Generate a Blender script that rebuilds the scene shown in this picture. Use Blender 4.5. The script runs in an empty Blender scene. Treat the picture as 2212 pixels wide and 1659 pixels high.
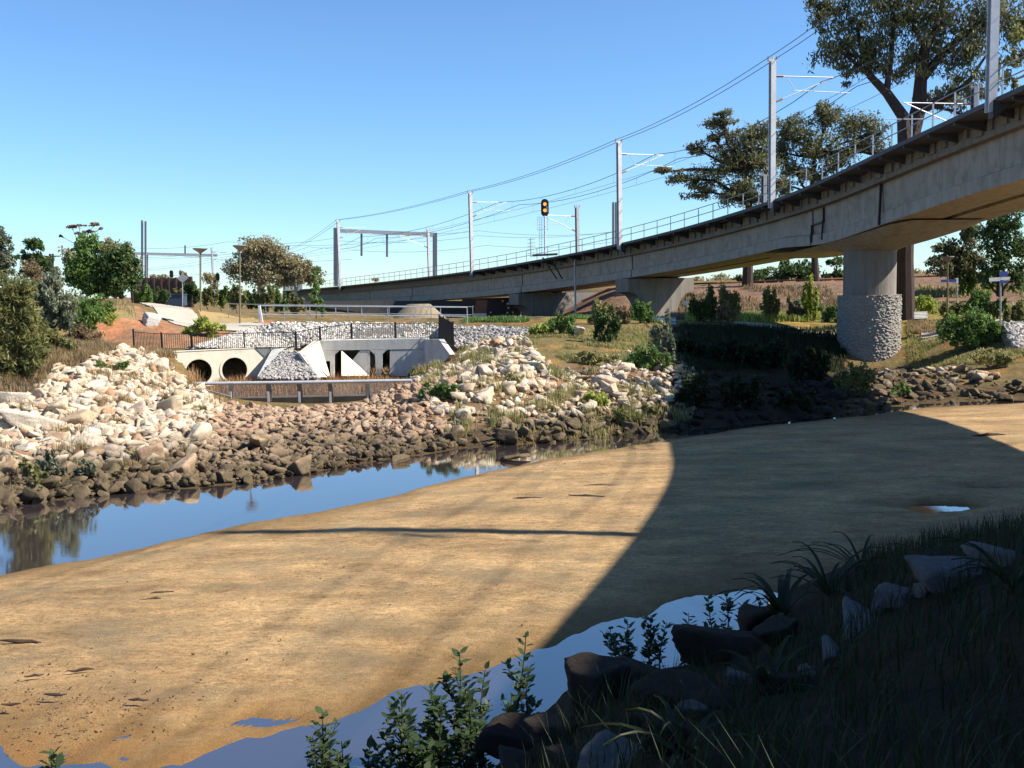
import bpy, math, random
import numpy as np
from mathutils import Vector, Matrix, noise
C = bpy.context.scene.collection
SC = bpy.context.scene
random.seed(7); RNG = np.random.default_rng(11)
# ------------------------------------------------------------------ camera, sky, sun, exposure
EYE = 5.5; F = 2100.0; PW, PH = 2212.0, 1659.0
PITCH = math.atan((PH/2-625.0)/F); ROLL = math.radians(1.2)
f0 = np.array([0, math.cos(PITCH), -math.sin(PITCH)])
r0 = np.array([1.0, 0, 0]); u0 = np.array([0, math.sin(PITCH), math.cos(PITCH)])
R_ = math.cos(ROLL)*r0 - math.sin(ROLL)*u0
U_ = math.sin(ROLL)*r0 + math.cos(ROLL)*u0
cam_d = bpy.data.cameras.new("camera"); cam = bpy.data.objects.new("camera", cam_d); C.objects.link(cam)
cam_d.sensor_width = 36.0; cam_d.lens = 36.0*F/PW; cam_d.clip_start = 0.1; cam_d.clip_end = 6000
M = Matrix.Identity(4)
for i in range(3):
    M[i][0] = R_[i]; M[i][1] = U_[i]; M[i][2] = -f0[i]
M[2][3] = EYE
cam.matrix_world = M
SC.camera = cam

SUN_EL = math.radians(42); SUN_AZ = math.radians(98.7)     # azimuth clockwise from +Y
SD = Vector((math.sin(SUN_AZ)*math.cos(SUN_EL), math.cos(SUN_AZ)*math.cos(SUN_EL), math.sin(SUN_EL)))
W = bpy.data.worlds.new("World"); SC.world = W; W.use_nodes = True
nt = W.node_tree; nt.nodes.clear()
sky = nt.nodes.new('ShaderNodeTexSky'); sky.sky_type = 'NISHITA'; sky.sun_disc = False
sky.sun_elevation = SUN_EL; sky.sun_rotation = SUN_AZ
sky.air_density = 1.0; sky.dust_density = 0.05; sky.ozone_density = 3.0; sky.altitude = 0
bg = nt.nodes.new('ShaderNodeBackground'); bg.inputs['Strength'].default_value = 0.069
wo = nt.nodes.new('ShaderNodeOutputWorld')
hs = nt.nodes.new('ShaderNodeMix'); hs.data_type = 'RGBA'; hs.blend_type = 'MULTIPLY'; hs.inputs[0].default_value = 1.0
hs.inputs[7].default_value = (0.84, 1.12, 1.38, 1); nt.links.new(sky.outputs[0], hs.inputs[6]); nt.links.new(hs.outputs[2], bg.inputs[0]); nt.links.new(bg.outputs[0], wo.inputs[0])
sl = bpy.data.lights.new("sun", 'SUN'); sl.energy = 5.0; sl.angle = math.radians(0.5); sl.color = (1.0, 0.93, 0.82)
so = bpy.data.objects.new("sun", sl); C.objects.link(so)
so.rotation_euler = SD.to_track_quat('Z', 'Y').to_euler(); so.location = (60, -10, 60)
SC.view_settings.view_transform = 'Standard'; SC.view_settings.look = 'None'
SC.view_settings.exposure = 1.0; SC.view_settings.gamma = 1.0
SC.render.engine = 'CYCLES'
SC.cycles.max_bounces = 6; SC.cycles.diffuse_bounces = 2; SC.cycles.glossy_bounces = 3
SC.cycles.transparent_max_bounces = 12; SC.cycles.caustics_reflective = False; SC.cycles.caustics_refractive = False
SC.render.film_transparent = False

# ------------------------------------------------------------------ layout helpers (photo measured on a 2212 x 1659 grid)
def ray(x, y):
    return f0 + (x-PW/2)/F*R_ - (y-PH/2)/F*U_
def at(x, y, d):
    v = ray(x, y); return np.array([0, 0, EYE]) + v*(d/v[1])
def on(x, y, z=0.0):
    v = ray(x, y); return np.array([0, 0, EYE]) + v*((z-EYE)/v[2])
def proj(P):
    P = np.asarray(P, float).reshape(-1, 3) - np.array([0, 0, EYE])
    a = P@R_; b = P@U_; c = P@f0
    return np.stack([PW/2+F*a/c, PH/2-F*b/c], -1)

# ------------------------------------------------------------------ tags
def tag(o, label=None, cat=None, group=None, kind=None):
    if label: o['label'] = label
    if cat: o['category'] = cat
    if group: o['group'] = group
    if kind: o['kind'] = kind
    return o
def thing(name, label, cat, loc, group=None, rz=0):
    o = bpy.data.objects.new(name, None); C.objects.link(o); o.location = tuple(loc); o.rotation_euler = (0, 0, rz)
    o.empty_display_size = 0.3
    return tag(o, label, cat, group)
def meshobj(name, verts, faces, mat, parent=None, off=(0, 0, 0), smooth=False):
    me = bpy.data.meshes.new(name)
    v = np.asarray(verts, float).reshape(-1, 3) - np.asarray(off, float)
    if isinstance(faces, np.ndarray):
        n, k = faces.shape
        me.vertices.add(len(v)); me.vertices.foreach_set('co', v.ravel())
        me.loops.add(n*k); me.loops.foreach_set('vertex_index', faces.astype(np.int32).ravel())
        me.polygons.add(n); me.polygons.foreach_set('loop_start', np.arange(0, n*k, k, dtype=np.int32))
        me.polygons.foreach_set('loop_total', np.full(n, k, np.int32))
        me.update(calc_edges=True)
    else:
        me.from_pydata([tuple(q) for q in v], [], faces)
    if smooth: me.polygons.foreach_set('use_smooth', np.ones(len(me.polygons), bool))
    me.validate(); me.update()
    if mat: me.materials.append(mat)
    o = bpy.data.objects.new(name, me); C.objects.link(o)
    if parent: o.parent = parent
    return o
class MB:
    """collects shapes in world space, links them as one mesh object"""
    def __init__(s): s.v = []; s.f = []
    def add(s, vs, fs):
        b = len(s.v); s.v += [tuple(map(float, q)) for q in vs]; s.f += [tuple(int(i)+b for i in f) for f in fs]; return s
    def hexa(s, lo, hi):      # two quads -> box
        return s.add(list(lo)+list(hi), [(3,2,1,0),(4,5,6,7),(0,1,5,4),(1,2,6,5),(2,3,7,6),(3,0,4,7)])
    def box(s, c, sx, sy, sz, rz=0.0):     # c = centre of base
        c = np.array(c, float); co, si = math.cos(rz), math.sin(rz)
        X = np.array([co, si, 0])*sx/2; Y = np.array([-si, co, 0])*sy/2; Z = np.array([0, 0, sz])
        lo = [c-X-Y, c+X-Y, c+X+Y, c-X+Y]; return s.hexa(lo, [q+Z for q in lo])
    def bar(s, a, b, w, h=None, up=(0, 0, 1)):
        a = np.array(a, float); b = np.array(b, float); h = h or w
        t = b-a; L = np.linalg.norm(t)
        if L < 1e-6: return s
        t /= L; up = np.array(up, float)
        if abs(t@up) > 0.98: up = np.array([0.0, 1, 0])
        x = np.cross(t, up); x /= np.linalg.norm(x); y = np.cross(x, t)
        q = [-x*w/2-y*h/2, x*w/2-y*h/2, x*w/2+y*h/2, -x*w/2+y*h/2]
        return s.hexa([a+k for k in q], [b+k for k in q])
    def tube(s, pts, rad, n=8, cap=True):
        pts = [np.array(p, float) for p in pts]
        if not hasattr(rad, '__len__'): rad = [rad]*len(pts)
        base = len(s.v); x = None
        for i, p in enumerate(pts):
            t = pts[min(i+1, len(pts)-1)]-pts[max(i-1, 0)]; t = t/(np.linalg.norm(t)+1e-9)
            if x is None:
                a = np.array([0, 0, 1.0]) if abs(t[2]) < 0.9 else np.array([1.0, 0, 0]); x = np.cross(t, a)
            x = x - t*(x@t); x /= (np.linalg.norm(x)+1e-9); y = np.cross(t, x)
            for k in range(n):
                an = 2*math.pi*k/n; s.v.append(tuple(p+rad[i]*(math.cos(an)*x+math.sin(an)*y)))
        for i in range(len(pts)-1):
            for k in range(n):
                a = base+i*n+k; b = base+i*n+(k+1) % n; s.f.append((a, b, b+n, a+n))
        if cap:
            s.f.append(tuple(base+k for k in range(n))[::-1]); e = base+(len(pts)-1)*n; s.f.append(tuple(e+k for k in range(n)))
        return s
    def poly_prism(s, poly, d):        # planar polygon (3d points) extruded by vector d
        poly = [np.array(p, float) for p in poly]; d = np.array(d, float); n = len(poly)
        s.add(poly+[p+d for p in poly], [tuple(range(n))[::-1], tuple(range(n, 2*n))]+[(i, (i+1) % n, (i+1) % n+n, i+n) for i in range(n)])
        return s
    def build(s, name, mat, parent=None, off=(0, 0, 0), smooth=False):
        return meshobj(name, s.v, s.f, mat, parent, off, smooth)
def inpoly(P, poly):
    P = np.asarray(P, float).reshape(-1, 2); x, y = P[:, 0], P[:, 1]; poly = np.asarray(poly, float)
    r = np.zeros(len(P), bool); j = len(poly)-1
    for i in range(len(poly)):
        xi, yi = poly[i]; xj, yj = poly[j]
        c = ((yi > y) != (yj > y)) & (x < (xj-xi)*(y-yi)/(yj-yi+1e-12)+xi); r ^= c; j = i
    return r

# ------------------------------------------------------------------ materials
def newmat(name):
    m = bpy.data.materials.new(name); m.use_nodes = True; t = m.node_tree; t.nodes.clear()
    out = t.nodes.new('ShaderNodeOutputMaterial'); b = t.nodes.new('ShaderNodeBsdfPrincipled')
    t.links.new(b.outputs[0], out.inputs[0]); return m, t, b, out
def N(t, kind, **kw):
    n = t.nodes.new('ShaderNode'+kind)
    for k, v in kw.items():
        if hasattr(n, k): setattr(n, k, v)
        else: n.inputs[k].default_value = v
    return n
def ramp(t, fac, stops):
    r = t.nodes.new('ShaderNodeValToRGB'); e = r.color_ramp.elements
    while len(e) < len(stops): e.new(0.5)
    for i, (p, c) in enumerate(stops):
        e[i].position = p; e[i].color = (*c, 1) if len(c) == 3 else c
    t.links.new(fac, r.inputs[0]); return r.outputs[0]
def mix(t, fac, a, b, mode='MIX'):
    n = t.nodes.new('ShaderNodeMix'); n.data_type = 'RGBA'; n.blend_type = mode
    for s, v in ((n.inputs[0], fac), (n.inputs[6], a), (n.inputs[7], b)):
        if hasattr(v, 'is_linked') or hasattr(v, 'links'): t.links.new(v, s)
        else: s.default_value = v if not isinstance(v, tuple) or len(v) == 4 else (*v, 1)
    return n.outputs[2]
def math_(t, op, a, b=None, clamp=False):
    n = t.nodes.new('ShaderNodeMath'); n.operation = op; n.use_clamp = clamp
    for s, v in ((n.inputs[0], a), (n.inputs[1], b)):
        if v is None: continue
        if hasattr(v, 'links'): t.links.new(v, s)
        else: s.default_value = v
    return n.outputs[0]
def objco(t, scale=(1, 1, 1), world=True):
    if world:
        g = t.nodes.new('ShaderNodeNewGeometry'); o = g.outputs['Position']
    else:
        g = t.nodes.new('ShaderNodeTexCoord'); o = g.outputs['Object']
    mp = t.nodes.new('ShaderNodeMapping'); mp.inputs['Scale'].default_value = scale
    t.links.new(o, mp.inputs[0]); return mp.outputs[0]
def noi(t, co, scale, detail=5, rough=0.6, dist=0.0):
    n = N(t, 'TexNoise', Scale=scale, Detail=detail, Roughness=rough, Distortion=dist); t.links.new(co, n.inputs['Vector']); return n.outputs['Fac']
def bump(t, b, h, strength=0.5, dist=0.02):
    n = N(t, 'Bump', Strength=strength, Distance=dist); t.links.new(h, n.inputs['Height']); t.links.new(n.outputs[0], b.inputs['Normal'])
def simple(name, c1, c2=None, scale=3.0, rough=0.75, metal=0.0, bmp=0.2, bdist=0.01, world=True, co_scale=(1, 1, 1), fine=None):
    m, t, b, o = newmat(name); b.inputs['Roughness'].default_value = rough; b.inputs['Metallic'].default_value = metal
    b.inputs['Specular IOR Level'].default_value = 0.3
    c2 = c2 or tuple(q*0.75 for q in c1); co = objco(t, co_scale, world)
    f1 = noi(t, co, scale, 6, 0.65); col = ramp(t, f1, [(0.3, c1), (0.7, c2)])
    if fine:
        f2 = noi(t, co, fine, 3, 0.7); col = mix(t, 0.5, col, ramp(t, f2, [(0.3, tuple(q*0.6 for q in c1)), (0.7, tuple(min(1, q*1.35) for q in c1))]))
    t.links.new(col, b.inputs['Base Color'])
    if bmp: bump(t, b, noi(t, co, scale*8, 6, 0.7), bmp, bdist)
    return m
def concrete(name, c, streak=0.5, warm=(0.2, 0.15, 0.1), rough=0.85):
    m, t, b, o = newmat(name); b.inputs['Roughness'].default_value = rough; b.inputs['Specular IOR Level'].default_value = 0.25
    co = objco(t); a = noi(t, co, 0.6, 8, 0.65); col = ramp(t, a, [(0.25, tuple(q*0.78 for q in c)), (0.75, tuple(min(1, q*1.12) for q in c))])
    st = noi(t, objco(t, (2.2, 2.2, 0.25)), 1.4, 6, 0.7); col = mix(t, math_(t, 'MULTIPLY', ramp(t, st, [(0.46, (0, 0, 0)), (0.66, (1, 1, 1))]), streak), col, tuple(q*0.45 for q in c)+(1,))
    w = noi(t, co, 1.7, 4, 0.5); col = mix(t, math_(t, 'MULTIPLY', ramp(t, w, [(0.5, (0, 0, 0)), (0.7, (1, 1, 1))]), 0.5), col, warm+(1,))
    sp = noi(t, co, 22, 3, 0.7); col = mix(t, 0.25, col, ramp(t, sp, [(0.35, tuple(q*0.7 for q in c)), (0.65, tuple(min(1, q*1.2) for q in c))]))
    t.links.new(col, b.inputs['Base Color']); bump(t, b, noi(t, co, 9, 8, 0.7), 0.25, 0.02); return m
def leafmat(name, c1, c2, c3=None, trans=0.4, rough=0.55, spec=0.3):
    m, t, b, out = newmat(name); b.inputs['Roughness'].default_value = rough; b.inputs['Specular IOR Level'].default_value = spec
    g = t.nodes.new('ShaderNodeNewGeometry'); c3 = c3 or c2
    col = ramp(t, g.outputs['Random Per Island'], [(0.0, c1), (0.55, c2), (1.0, c3)])
    n = noi(t, objco(t), 0.9, 3); col = mix(t, 0.55, col, ramp(t, n, [(0.35, tuple(q*0.75 for q in c1)), (0.65, c3)]))
    t.links.new(col, b.inputs['Base Color'])
    tr = t.nodes.new('ShaderNodeBsdfTranslucent'); t.links.new(col, tr.inputs[0])
    mx = t.nodes.new('ShaderNodeMixShader'); mx.inputs[0].default_value = trans
    t.links.new(b.outputs[0], mx.inputs[1]); t.links.new(tr.outputs[0], mx.inputs[2]); t.links.new(mx.outputs[0], out.inputs[0]); return m
def barkmat(name, c1, c2):
    return simple(name, c1, c2, 2.5, 0.9, bmp=0.6, bdist=0.05, co_scale=(3, 3, 0.6))
# ------------------------------------------------------------------ shorelines (ground plane z=0)
def cur(pts, z=0.0): return np.array([on(x, y, z)[:2] for x, y in pts])
FAR = cur([(-900,1330),(-400,1210),(0,1098),(150,1078),(300,1064),(450,1052),(600,1036),(750,1008),(900,984),(1000,968),(1200,955),(1400,936),(1600,918),(1790,900),(1880,884),(2000,872),(2212,862),(2500,850),(2900,838)])
SFAR = cur([(-900,1560),(-400,1360),(0,1242),(200,1206),(400,1162),(530,1130),(700,1104),(850,1072),(910,1054),(1000,1030),(1200,990),(1400,958),(1600,926),(1790,906),(1880,896),(2000,882),(2212,869),(2500,855),(2900,842)])
SNEAR = cur([(-300,1585),(0,1624),(130,1630),(300,1642),(400,1636),(500,1602),(620,1580),(700,1560),(850,1492),(1000,1455),(1100,1422),(1170,1400),(1300,1358),(1400,1330),(1500,1292),(1600,1268),(1690,1278),(1800,1240),(2212,1170),(2500,1120)])
NBANK = np.concatenate([np.array([(-30, 2.0), (-12, 6.3), (-5, 8.6), (-2, 9.4), (-0.4, 10.2)]), cur([(1160,1560),(1250,1480),(1500,1440),(1600,1360),(1690,1285),(1800,1236),(2212,1160),(2500,1110)])])
def ip(c, X):
    o = np.argsort(c[:, 0]); return np.interp(X, c[o, 0], c[o, 1])
def vnoise(X, Y, s, seed=0):
    """cheap smooth value noise, vectorised"""
    x = X*s+seed*17.3; y = Y*s+seed*9.1; xi = np.floor(x); yi = np.floor(y); fx = x-xi; fy = y-yi
    h = lambda a, b: np.modf(np.abs(np.sin(a*127.1+b*311.7+seed*74.7)*43758.5453))[0]
    fx = fx*fx*(3-2*fx); fy = fy*fy*(3-2*fy)
    return (h(xi, yi)*(1-fx)+h(xi+1, yi)*fx)*(1-fy)+(h(xi, yi+1)*(1-fx)+h(xi+1, yi+1)*fx)*fy-0.5
# control points for the far bank: photo position and depth in metres
CP = [(0,860,38),(-300,820,38),(100,812,41),(0,780,41),(270,784,45),(350,788,47),(190,756,50),(380,762,50),(300,715,58),(330,690,64),(310,655,80),(420,690,68),(555,691,66),
 (60,640,55),(130,625,62),(250,655,68),(430,870,41),(490,868,43.5),(600,870,43.5),(790,868,43.5),(600,835,50),(700,818,55),(600,818,54.5),(850,822,54),(600,950,35),(450,960,34),(750,940,36),
 (200,950,32.5),(0,960,32),(200,880,37),(330,835,42),(368,806,45),(420,835,44.2),(455,852,43.6),
 (900,835,44),(975,835,40),(1050,765,50),(1000,775,50),(1250,835,41),(1100,735,52),(1250,730,52),(1400,765,49),(1100,800,42.5),(1400,840,42),(940,885,37.5),(1050,885,37.5),(1150,885,38),(1250,885,38.5),(1350,880,39.5),(960,800,48),(1420,720,54),
 (1300,702,58),(1600,702,62),(1450,690,70),(1700,692,78),(1560,800,50),(1700,840,46),(1960,692,68),(2212,702,58),(2400,700,56),(2020,698,64),(1882,786,57),(1800,790,56),(1960,786,57),(2212,790,50),(2000,830,49),(2212,835,46),(2400,835,45)]
pts = [at(*c) for c in CP] + [np.array(q, float) for q in [(-26,57,2.25),(-22,57.5,2.2),(-14,60,2.4),(-60,45,4),(-60,90,5),(-45,110,5),(-60,160,5),(-20,110,2.7),(-20,140,3.2),(0,90,2.5),(0,130,2.8),(-12,80,2.7),(-22,90,2.9),(10,90,2.5),
  (-12,66,3.5),(-5,66,3.45),(0,62,3.3),(-22,66,3.6),(-30,66,3.9),(40,90,3),(60,90,3.2),(60,60,3),(25,90,2.9),(80,40,2),(-60,25,2.0),(-45,27,1.8),(30,64,2.8),(18,75,2.9),(-35,90,4.8)]]
for P in FAR[1:-1]: pts.append(np.array([P[0], P[1], 0.0])); pts.append(np.array([P[0], P[1]-3, -0.5]))
pts = np.array(pts)
def U(r2): return 0.5*r2*np.log(r2+1e-9)
n_ = len(pts); K = U(((pts[:, None, :2]-pts[None, :, :2])**2).sum(-1)); K[np.diag_indices(n_)] += 4.0
Pm = np.c_[np.ones(n_), pts[:, :2]]; A = np.block([[K, Pm], [Pm.T, np.zeros((3, 3))]])
sol = np.linalg.solve(A, np.r_[pts[:, 2], np.zeros(3)])
def tps(X, Y):
    X = np.clip(X, -75, 80); Y = np.clip(Y, 10, 165)
    out = sol[n_]+sol[n_+1]*X+sol[n_+2]*Y
    for i in range(n_): out = out+sol[i]*U((X-pts[i, 0])**2+(Y-pts[i, 1])**2)
    return out
CARVE = np.array([at(*q)[:2] for q in [(455,850,44.3),(870,850,44.3),(905,800,50),(935,800,55),(935,800,61),(700,800,61.5),(696,800,57),(610,800,59.6),(590,800,58.4),(345,800,55.4),(380,800,50)]])
def sstep(a, b, x):
    t = np.clip((x-a)/(b-a), 0, 1); return t*t*(3-2*t)
def near_h(X, Y):
    Yb = ip(NBANK, X); t = (Yb-Y)*0.86
    return np.interp(t, [-3, 0, 0.8, 3, 6, 9.5, 14, 40], [-0.6, 0.0, 0.45, 1.35, 2.5, 3.85, 4.1, 4.4])
def gz(X, Y):
    X = np.atleast_1d(np.asarray(X, float)); Y = np.atleast_1d(np.asarray(Y, float))
    Yf = ip(FAR, X); far = tps(X, Y)
    far = np.where(Y < Yf, np.minimum(far, -0.02-(Yf-Y)*0.15), np.maximum(far, 0.03+0.04*np.clip(Y-Yf, 0, 4)))
    far = np.clip(far, -0.5, 6.5)
    emb = sstep(88, 103, Y+0.12*(X-20))*sstep(4, 12, X)*2.7            # railway embankment on the right
    far = np.where(Y > 80, np.clip(far, 2.3, 5.0), far)+emb*(Y > 80)
    far = far*(1-sstep(150, 240, np.hypot(X, Y)))+4.6*sstep(150, 240, np.hypot(X, Y))
    far = far-0.9*np.exp(-((X-21)/4.0)**2-((Y-57.2)/2.6)**2)
    far = np.where(inpoly(np.stack([X, Y], -1), CARVE), np.minimum(far, 0.32+0.06*vnoise(X, Y, 1.0, 4)), far)
    near = near_h(X, Y)
    mid = 0.5*(ip(SFAR, X)+ip(SNEAR, X))
    z = np.where(Y > mid, far, near)
    return z + (vnoise(X, Y, 0.9, 1)*0.12+vnoise(X, Y, 2.7, 2)*0.05)*sstep(0.3, 1.2, z)
def g1(x, y): return float(gz(x, y)[0])
_DS = np.concatenate([np.arange(3, 60, 0.15), np.arange(60, 180, 0.5)])
def hit(x, y, dmin=3.0):
    v = ray(x, y); v = v/v[1]; ds = _DS[_DS >= dmin]
    X = v[0]*ds; Y = ds; Z = EYE+v[2]*ds; g = np.maximum(gz(X, Y), 0.0)
    k = np.argmax(Z < g)
    if not (Z < g).any(): k = len(ds)-1
    return np.array([X[k], Y[k], g[k]])
def gpoly(px): return np.array([hit(x, y, 20)[:2] for x, y in px])

# ------------------------------------------------------------------ ground sheet
def axis(lo, hi, fine, out_lo, out_hi):
    a = list(np.arange(lo, hi, fine)); s = fine; v = a[-1]
    while v < out_hi: s *= 1.35; v += s; a.append(v)
    s = fine; v = a[0]
    while v > out_lo: s *= 1.35; v -= s; a.insert(0, v)
    return np.array(a)
gx = axis(-42, 42, 0.4, -2500, 2500); gy = axis(-4, 95, 0.4, -1200, 4000)
GX, GY = np.meshgrid(gx, gy); GZ = gz(GX.ravel(), GY.ravel())
nx, ny = len(gx), len(gy)
ii = np.arange(nx*ny).reshape(ny, nx); faces = np.stack([ii[:-1, :-1], ii[:-1, 1:], ii[1:, 1:], ii[1:, :-1]], -1).reshape(-1, 4)
gv = np.stack([GX.ravel(), GY.ravel(), GZ], -1)
# surface cover by place: mulch, dry grass, green grass, rubble soil, soil darkened for shade
ZP = dict(mulch=gpoly([(225,690),(290,660),(330,690),(420,692),(640,697),(560,712),(480,735),(400,752),(250,752),(190,735),(160,710)]),
 lawn=gpoly([(425,672),(560,690),(560,700),(440,692)]), rocks=gpoly([(-40,860),(60,850),(150,795),(260,762),(370,785),(440,845),(490,870),(800,870),(960,800),(1000,745),(1120,735),(1250,800),(1360,765),(1440,790),(1440,930),(1000,965),(600,1030),(0,1095)]),
 hill=gpoly([(100,640),(160,600),(260,650),(300,690),(200,700)]), green=gpoly([(1120,730),(1300,712),(1480,720),(1470,800),(1300,790),(1150,790)]))
col = np.zeros((len(gv), 4)); col[:, 3] = 1
base = np.array([0.150, 0.118, 0.052]); col[:, :3] = base
def paint(mask, c): col[mask, :3] = c
paint(gv[:, 2] < 0.35, (0.085, 0.062, 0.034))
paint(inpoly(gv[:, :2], ZP['rocks']), (0.20, 0.135, 0.08))
paint(inpoly(gv[:, :2], ZP['rocks']) & (gv[:, 2] < 0.4), (0.075, 0.055, 0.032))
paint(inpoly(gv[:, :2], ZP['mulch']), (0.27, 0.155, 0.09))
paint(inpoly(gv[:, :2], ZP['lawn']), (0.33, 0.22, 0.08))
paint(inpoly(gv[:, :2], ZP['hill']), (0.20, 0.17, 0.075))
paint(inpoly(gv[:, :2], ZP['green']), (0.16, 0.13, 0.055))
emb_m = (gv[:, 1] > 86) & (gv[:, 1] < 112) & (gv[:, 0] > 3) & (gv[:, 0] < 90); paint(emb_m, (0.17, 0.115, 0.08))
paint((gv[:, 1] > 60) & (gv[:, 1] < 84) & (gv[:, 0] > 2) & (gv[:, 0] < 60), (0.19, 0.16, 0.05))
paint(inpoly(gv[:, :2], gpoly([(1440,705),(1830,705),(1830,900),(1780,903),(1600,920),(1400,938)])), (0.035, 0.030, 0.016))  # bridge shade painted into the far bank soil colour
mid = 0.5*(ip(SFAR, gv[:, 0])+ip(SNEAR, gv[:, 0])); paint(gv[:, 1] < mid, (0.03, 0.026, 0.014))  # near bank soil darkened to stand in for its shade
ground = meshobj('ground', gv, faces, None, smooth=True); tag(ground, kind='structure')
ca = ground.data.color_attributes.new('cover', 'FLOAT_COLOR', 'POINT'); ca.data.foreach_set('color', col.ravel())
m, t, b, o = newmat('soil'); b.inputs['Roughness'].default_value = 0.95; b.inputs['Specular IOR Level'].default_value = 0.1
vc = N(t, 'VertexColor'); vc.layer_name = 'cover'; co = objco(t)
cc = mix(t, 0.75, vc.outputs[0], ramp(t, noi(t, co, 1.3, 8, 0.7), [(0.3, (0.45, 0.45, 0.42)), (0.7, (1.5, 1.45, 1.4))]), 'MULTIPLY')
cc = mix(t, math_(t, 'MULTIPLY', ramp(t, noi(t, co, 0.5, 7, 0.7), [(0.5, (0, 0, 0)), (0.6, (1, 1, 1))]), 1.0), cc, mix(t, 1.0, cc, (1.5, 1.12, 0.95, 1), 'MULTIPLY'))
cc = mix(t, 0.6, cc, ramp(t, noi(t, co, 11, 5, 0.75), [(0.3, (0.4, 0.4, 0.4)), (0.7, (1.6, 1.6, 1.6))]), 'MULTIPLY')
t.links.new(cc, b.inputs['Base Color']); bump(t, b, noi(t, co, 5, 9, 0.75), 0.9, 0.12)
ground.data.materials.append(m)

# ------------------------------------------------------------------ sand bar
sx = np.concatenate([np.arange(-34, -14, 0.3), np.arange(-14, 14, 0.1), np.arange(14, 48, 0.3)]); nv = 150
SV = np.linspace(0, 1, nv); rows = []
wig = lambda X, s, k: vnoise(X, X*0.3, s, k)
for v in SV:
    a = ip(SNEAR, sx)+wig(sx, 1.3, 5)*0.42+wig(sx, 4.0, 6)*0.26+wig(sx, 11.0, 16)*0.09; bb = ip(SFAR, sx)+wig(sx, 0.8, 7)*0.4+wig(sx, 3.1, 8)*0.15+wig(sx, 9.0, 18)*0.07
    a = a-1.6*np.exp(-((sx+5.0)/1.6)**2)*0.12; yy = a-0.35+(bb-a+0.7)*v; e = np.minimum(yy-a, bb-yy)
    L = np.clip(bb-a, 0.3, None)
    z = np.interp(e, [-0.35, 0, 0.4, 1.5, 5], [-0.06, 0.0, 0.03, 0.09, 0.16])
    z = z+(vnoise(sx, yy, 0.35, 3)*0.07+vnoise(sx, yy, 1.1, 4)*0.035+vnoise(sx, yy*1.6, 3.5, 9)*0.022+vnoise(sx, yy, 9, 9)*0.008)*sstep(0.1, 1.2, e)
    z = z - 0.045*sstep(0.10, 0.3, vnoise(sx, yy*2.6, 1.3, 12)+0.3*vnoise(sx, yy, 5, 13))*sstep(0.1, 0.4, yy-a)*sstep(1.3, 0.7, yy-a)*(sx < -1)
    # puddles left by the tide on the shaded side
    for (px_, py_, r_) in PUD if 'PUD' in globals() else []: pass
    rows.append(np.stack([sx, yy, z], -1))
PUD = [on(2036, 1088, .1), on(2120, 1052, .1), on(2018, 1102, .1)]
sv = np.array(rows)
for k, (pp, ra, rb) in enumerate(zip(PUD, (0.75, 0.55, 0.25), (0.42, 0.22, 0.14))):
    q = ((sv[..., 0]-pp[0])/ra)**2+((sv[..., 1]-pp[1])/rb)**2+vnoise(sv[..., 0]*1.0, sv[..., 1], 4, 3)*0.8
    sv[..., 2] -= 0.40*np.exp(-q*1.0)
sn = len(sx); ii = np.arange(sn*nv).reshape(nv, sn); sf = np.stack([ii[:-1, :-1], ii[:-1, 1:], ii[1:, 1:], ii[1:, :-1]], -1).reshape(-1, 4)
sand = meshobj('sand_bar', sv.reshape(-1, 3), sf, None, smooth=True); tag(sand, kind='structure')
m, t, b, o = newmat('tidal_sand'); b.inputs['Roughness'].default_value = 0.9; b.inputs['Specular IOR Level'].default_value = 0.15
co = objco(t, (1, 2.4, 1)); sp = t.nodes.new('ShaderNodeSeparateXYZ'); g = t.nodes.new('ShaderNodeNewGeometry'); t.links.new(g.outputs['Position'], sp.inputs[0])
c = ramp(t, noi(t, co, 0.35, 7, 0.65), [(0.3, (0.21, 0.138, 0.072)), (0.5, (0.40, 0.265, 0.130)), (0.7, (0.53, 0.36, 0.18))])
c = mix(t, 0.55, c, ramp(t, noi(t, co, 2.2, 6, 0.7), [(0.3, (0.50, 0.50, 0.50)), (0.65, (1.25, 1.20, 1.15))]), 'MULTIPLY')
c = mix(t, 0.7, c, ramp(t, noi(t, objco(t), 17, 4, 0.85), [(0.34, (0.36, 0.33, 0.28)), (0.46, (0.95, 0.95, 0.95)), (0.6, (1.1, 1.1, 1.1)), (0.72, (1.8, 1.8, 1.7))]), 'MULTIPLY')
c = mix(t, 0.7, c, ramp(t, noi(t, objco(t, (1, 1.7, 1)), 6.5, 5, 0.8), [(0.36, (0.55, 0.53, 0.50)), (0.5, (1, 1, 1)), (0.68, (1.25, 1.22, 1.15))]), 'MULTIPLY')
gm = math_(t, 'MULTIPLY', ramp(t, noi(t, objco(t, (1, 1.6, 1)), 0.55, 7, 0.65), [(0.45, (0, 0, 0)), (0.66, (1, 1, 1))]), 0.6); c = mix(t, gm, c, (0.20, 0.165, 0.10, 1))
zz = math_(t, 'ADD', sp.outputs[2], math_(t, 'MULTIPLY', math_(t, 'SUBTRACT', noi(t, objco(t), 2.5, 6, 0.7), 0.5), 0.09))
wet = N(t, 'MapRange'); wet.inputs[1].default_value = 0.11; wet.inputs[2].default_value = -0.01; t.links.new(zz, wet.inputs[0])
c = mix(t, math_(t, 'MULTIPLY', wet.outputs[0], 0.9), c, (0.17, 0.10, 0.035, 1))
alg = N(t, 'MapRange'); alg.inputs[1].default_value = -1.2; alg.inputs[2].default_value = -4.5; t.links.new(sp.outputs[0], alg.inputs[0])
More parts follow.
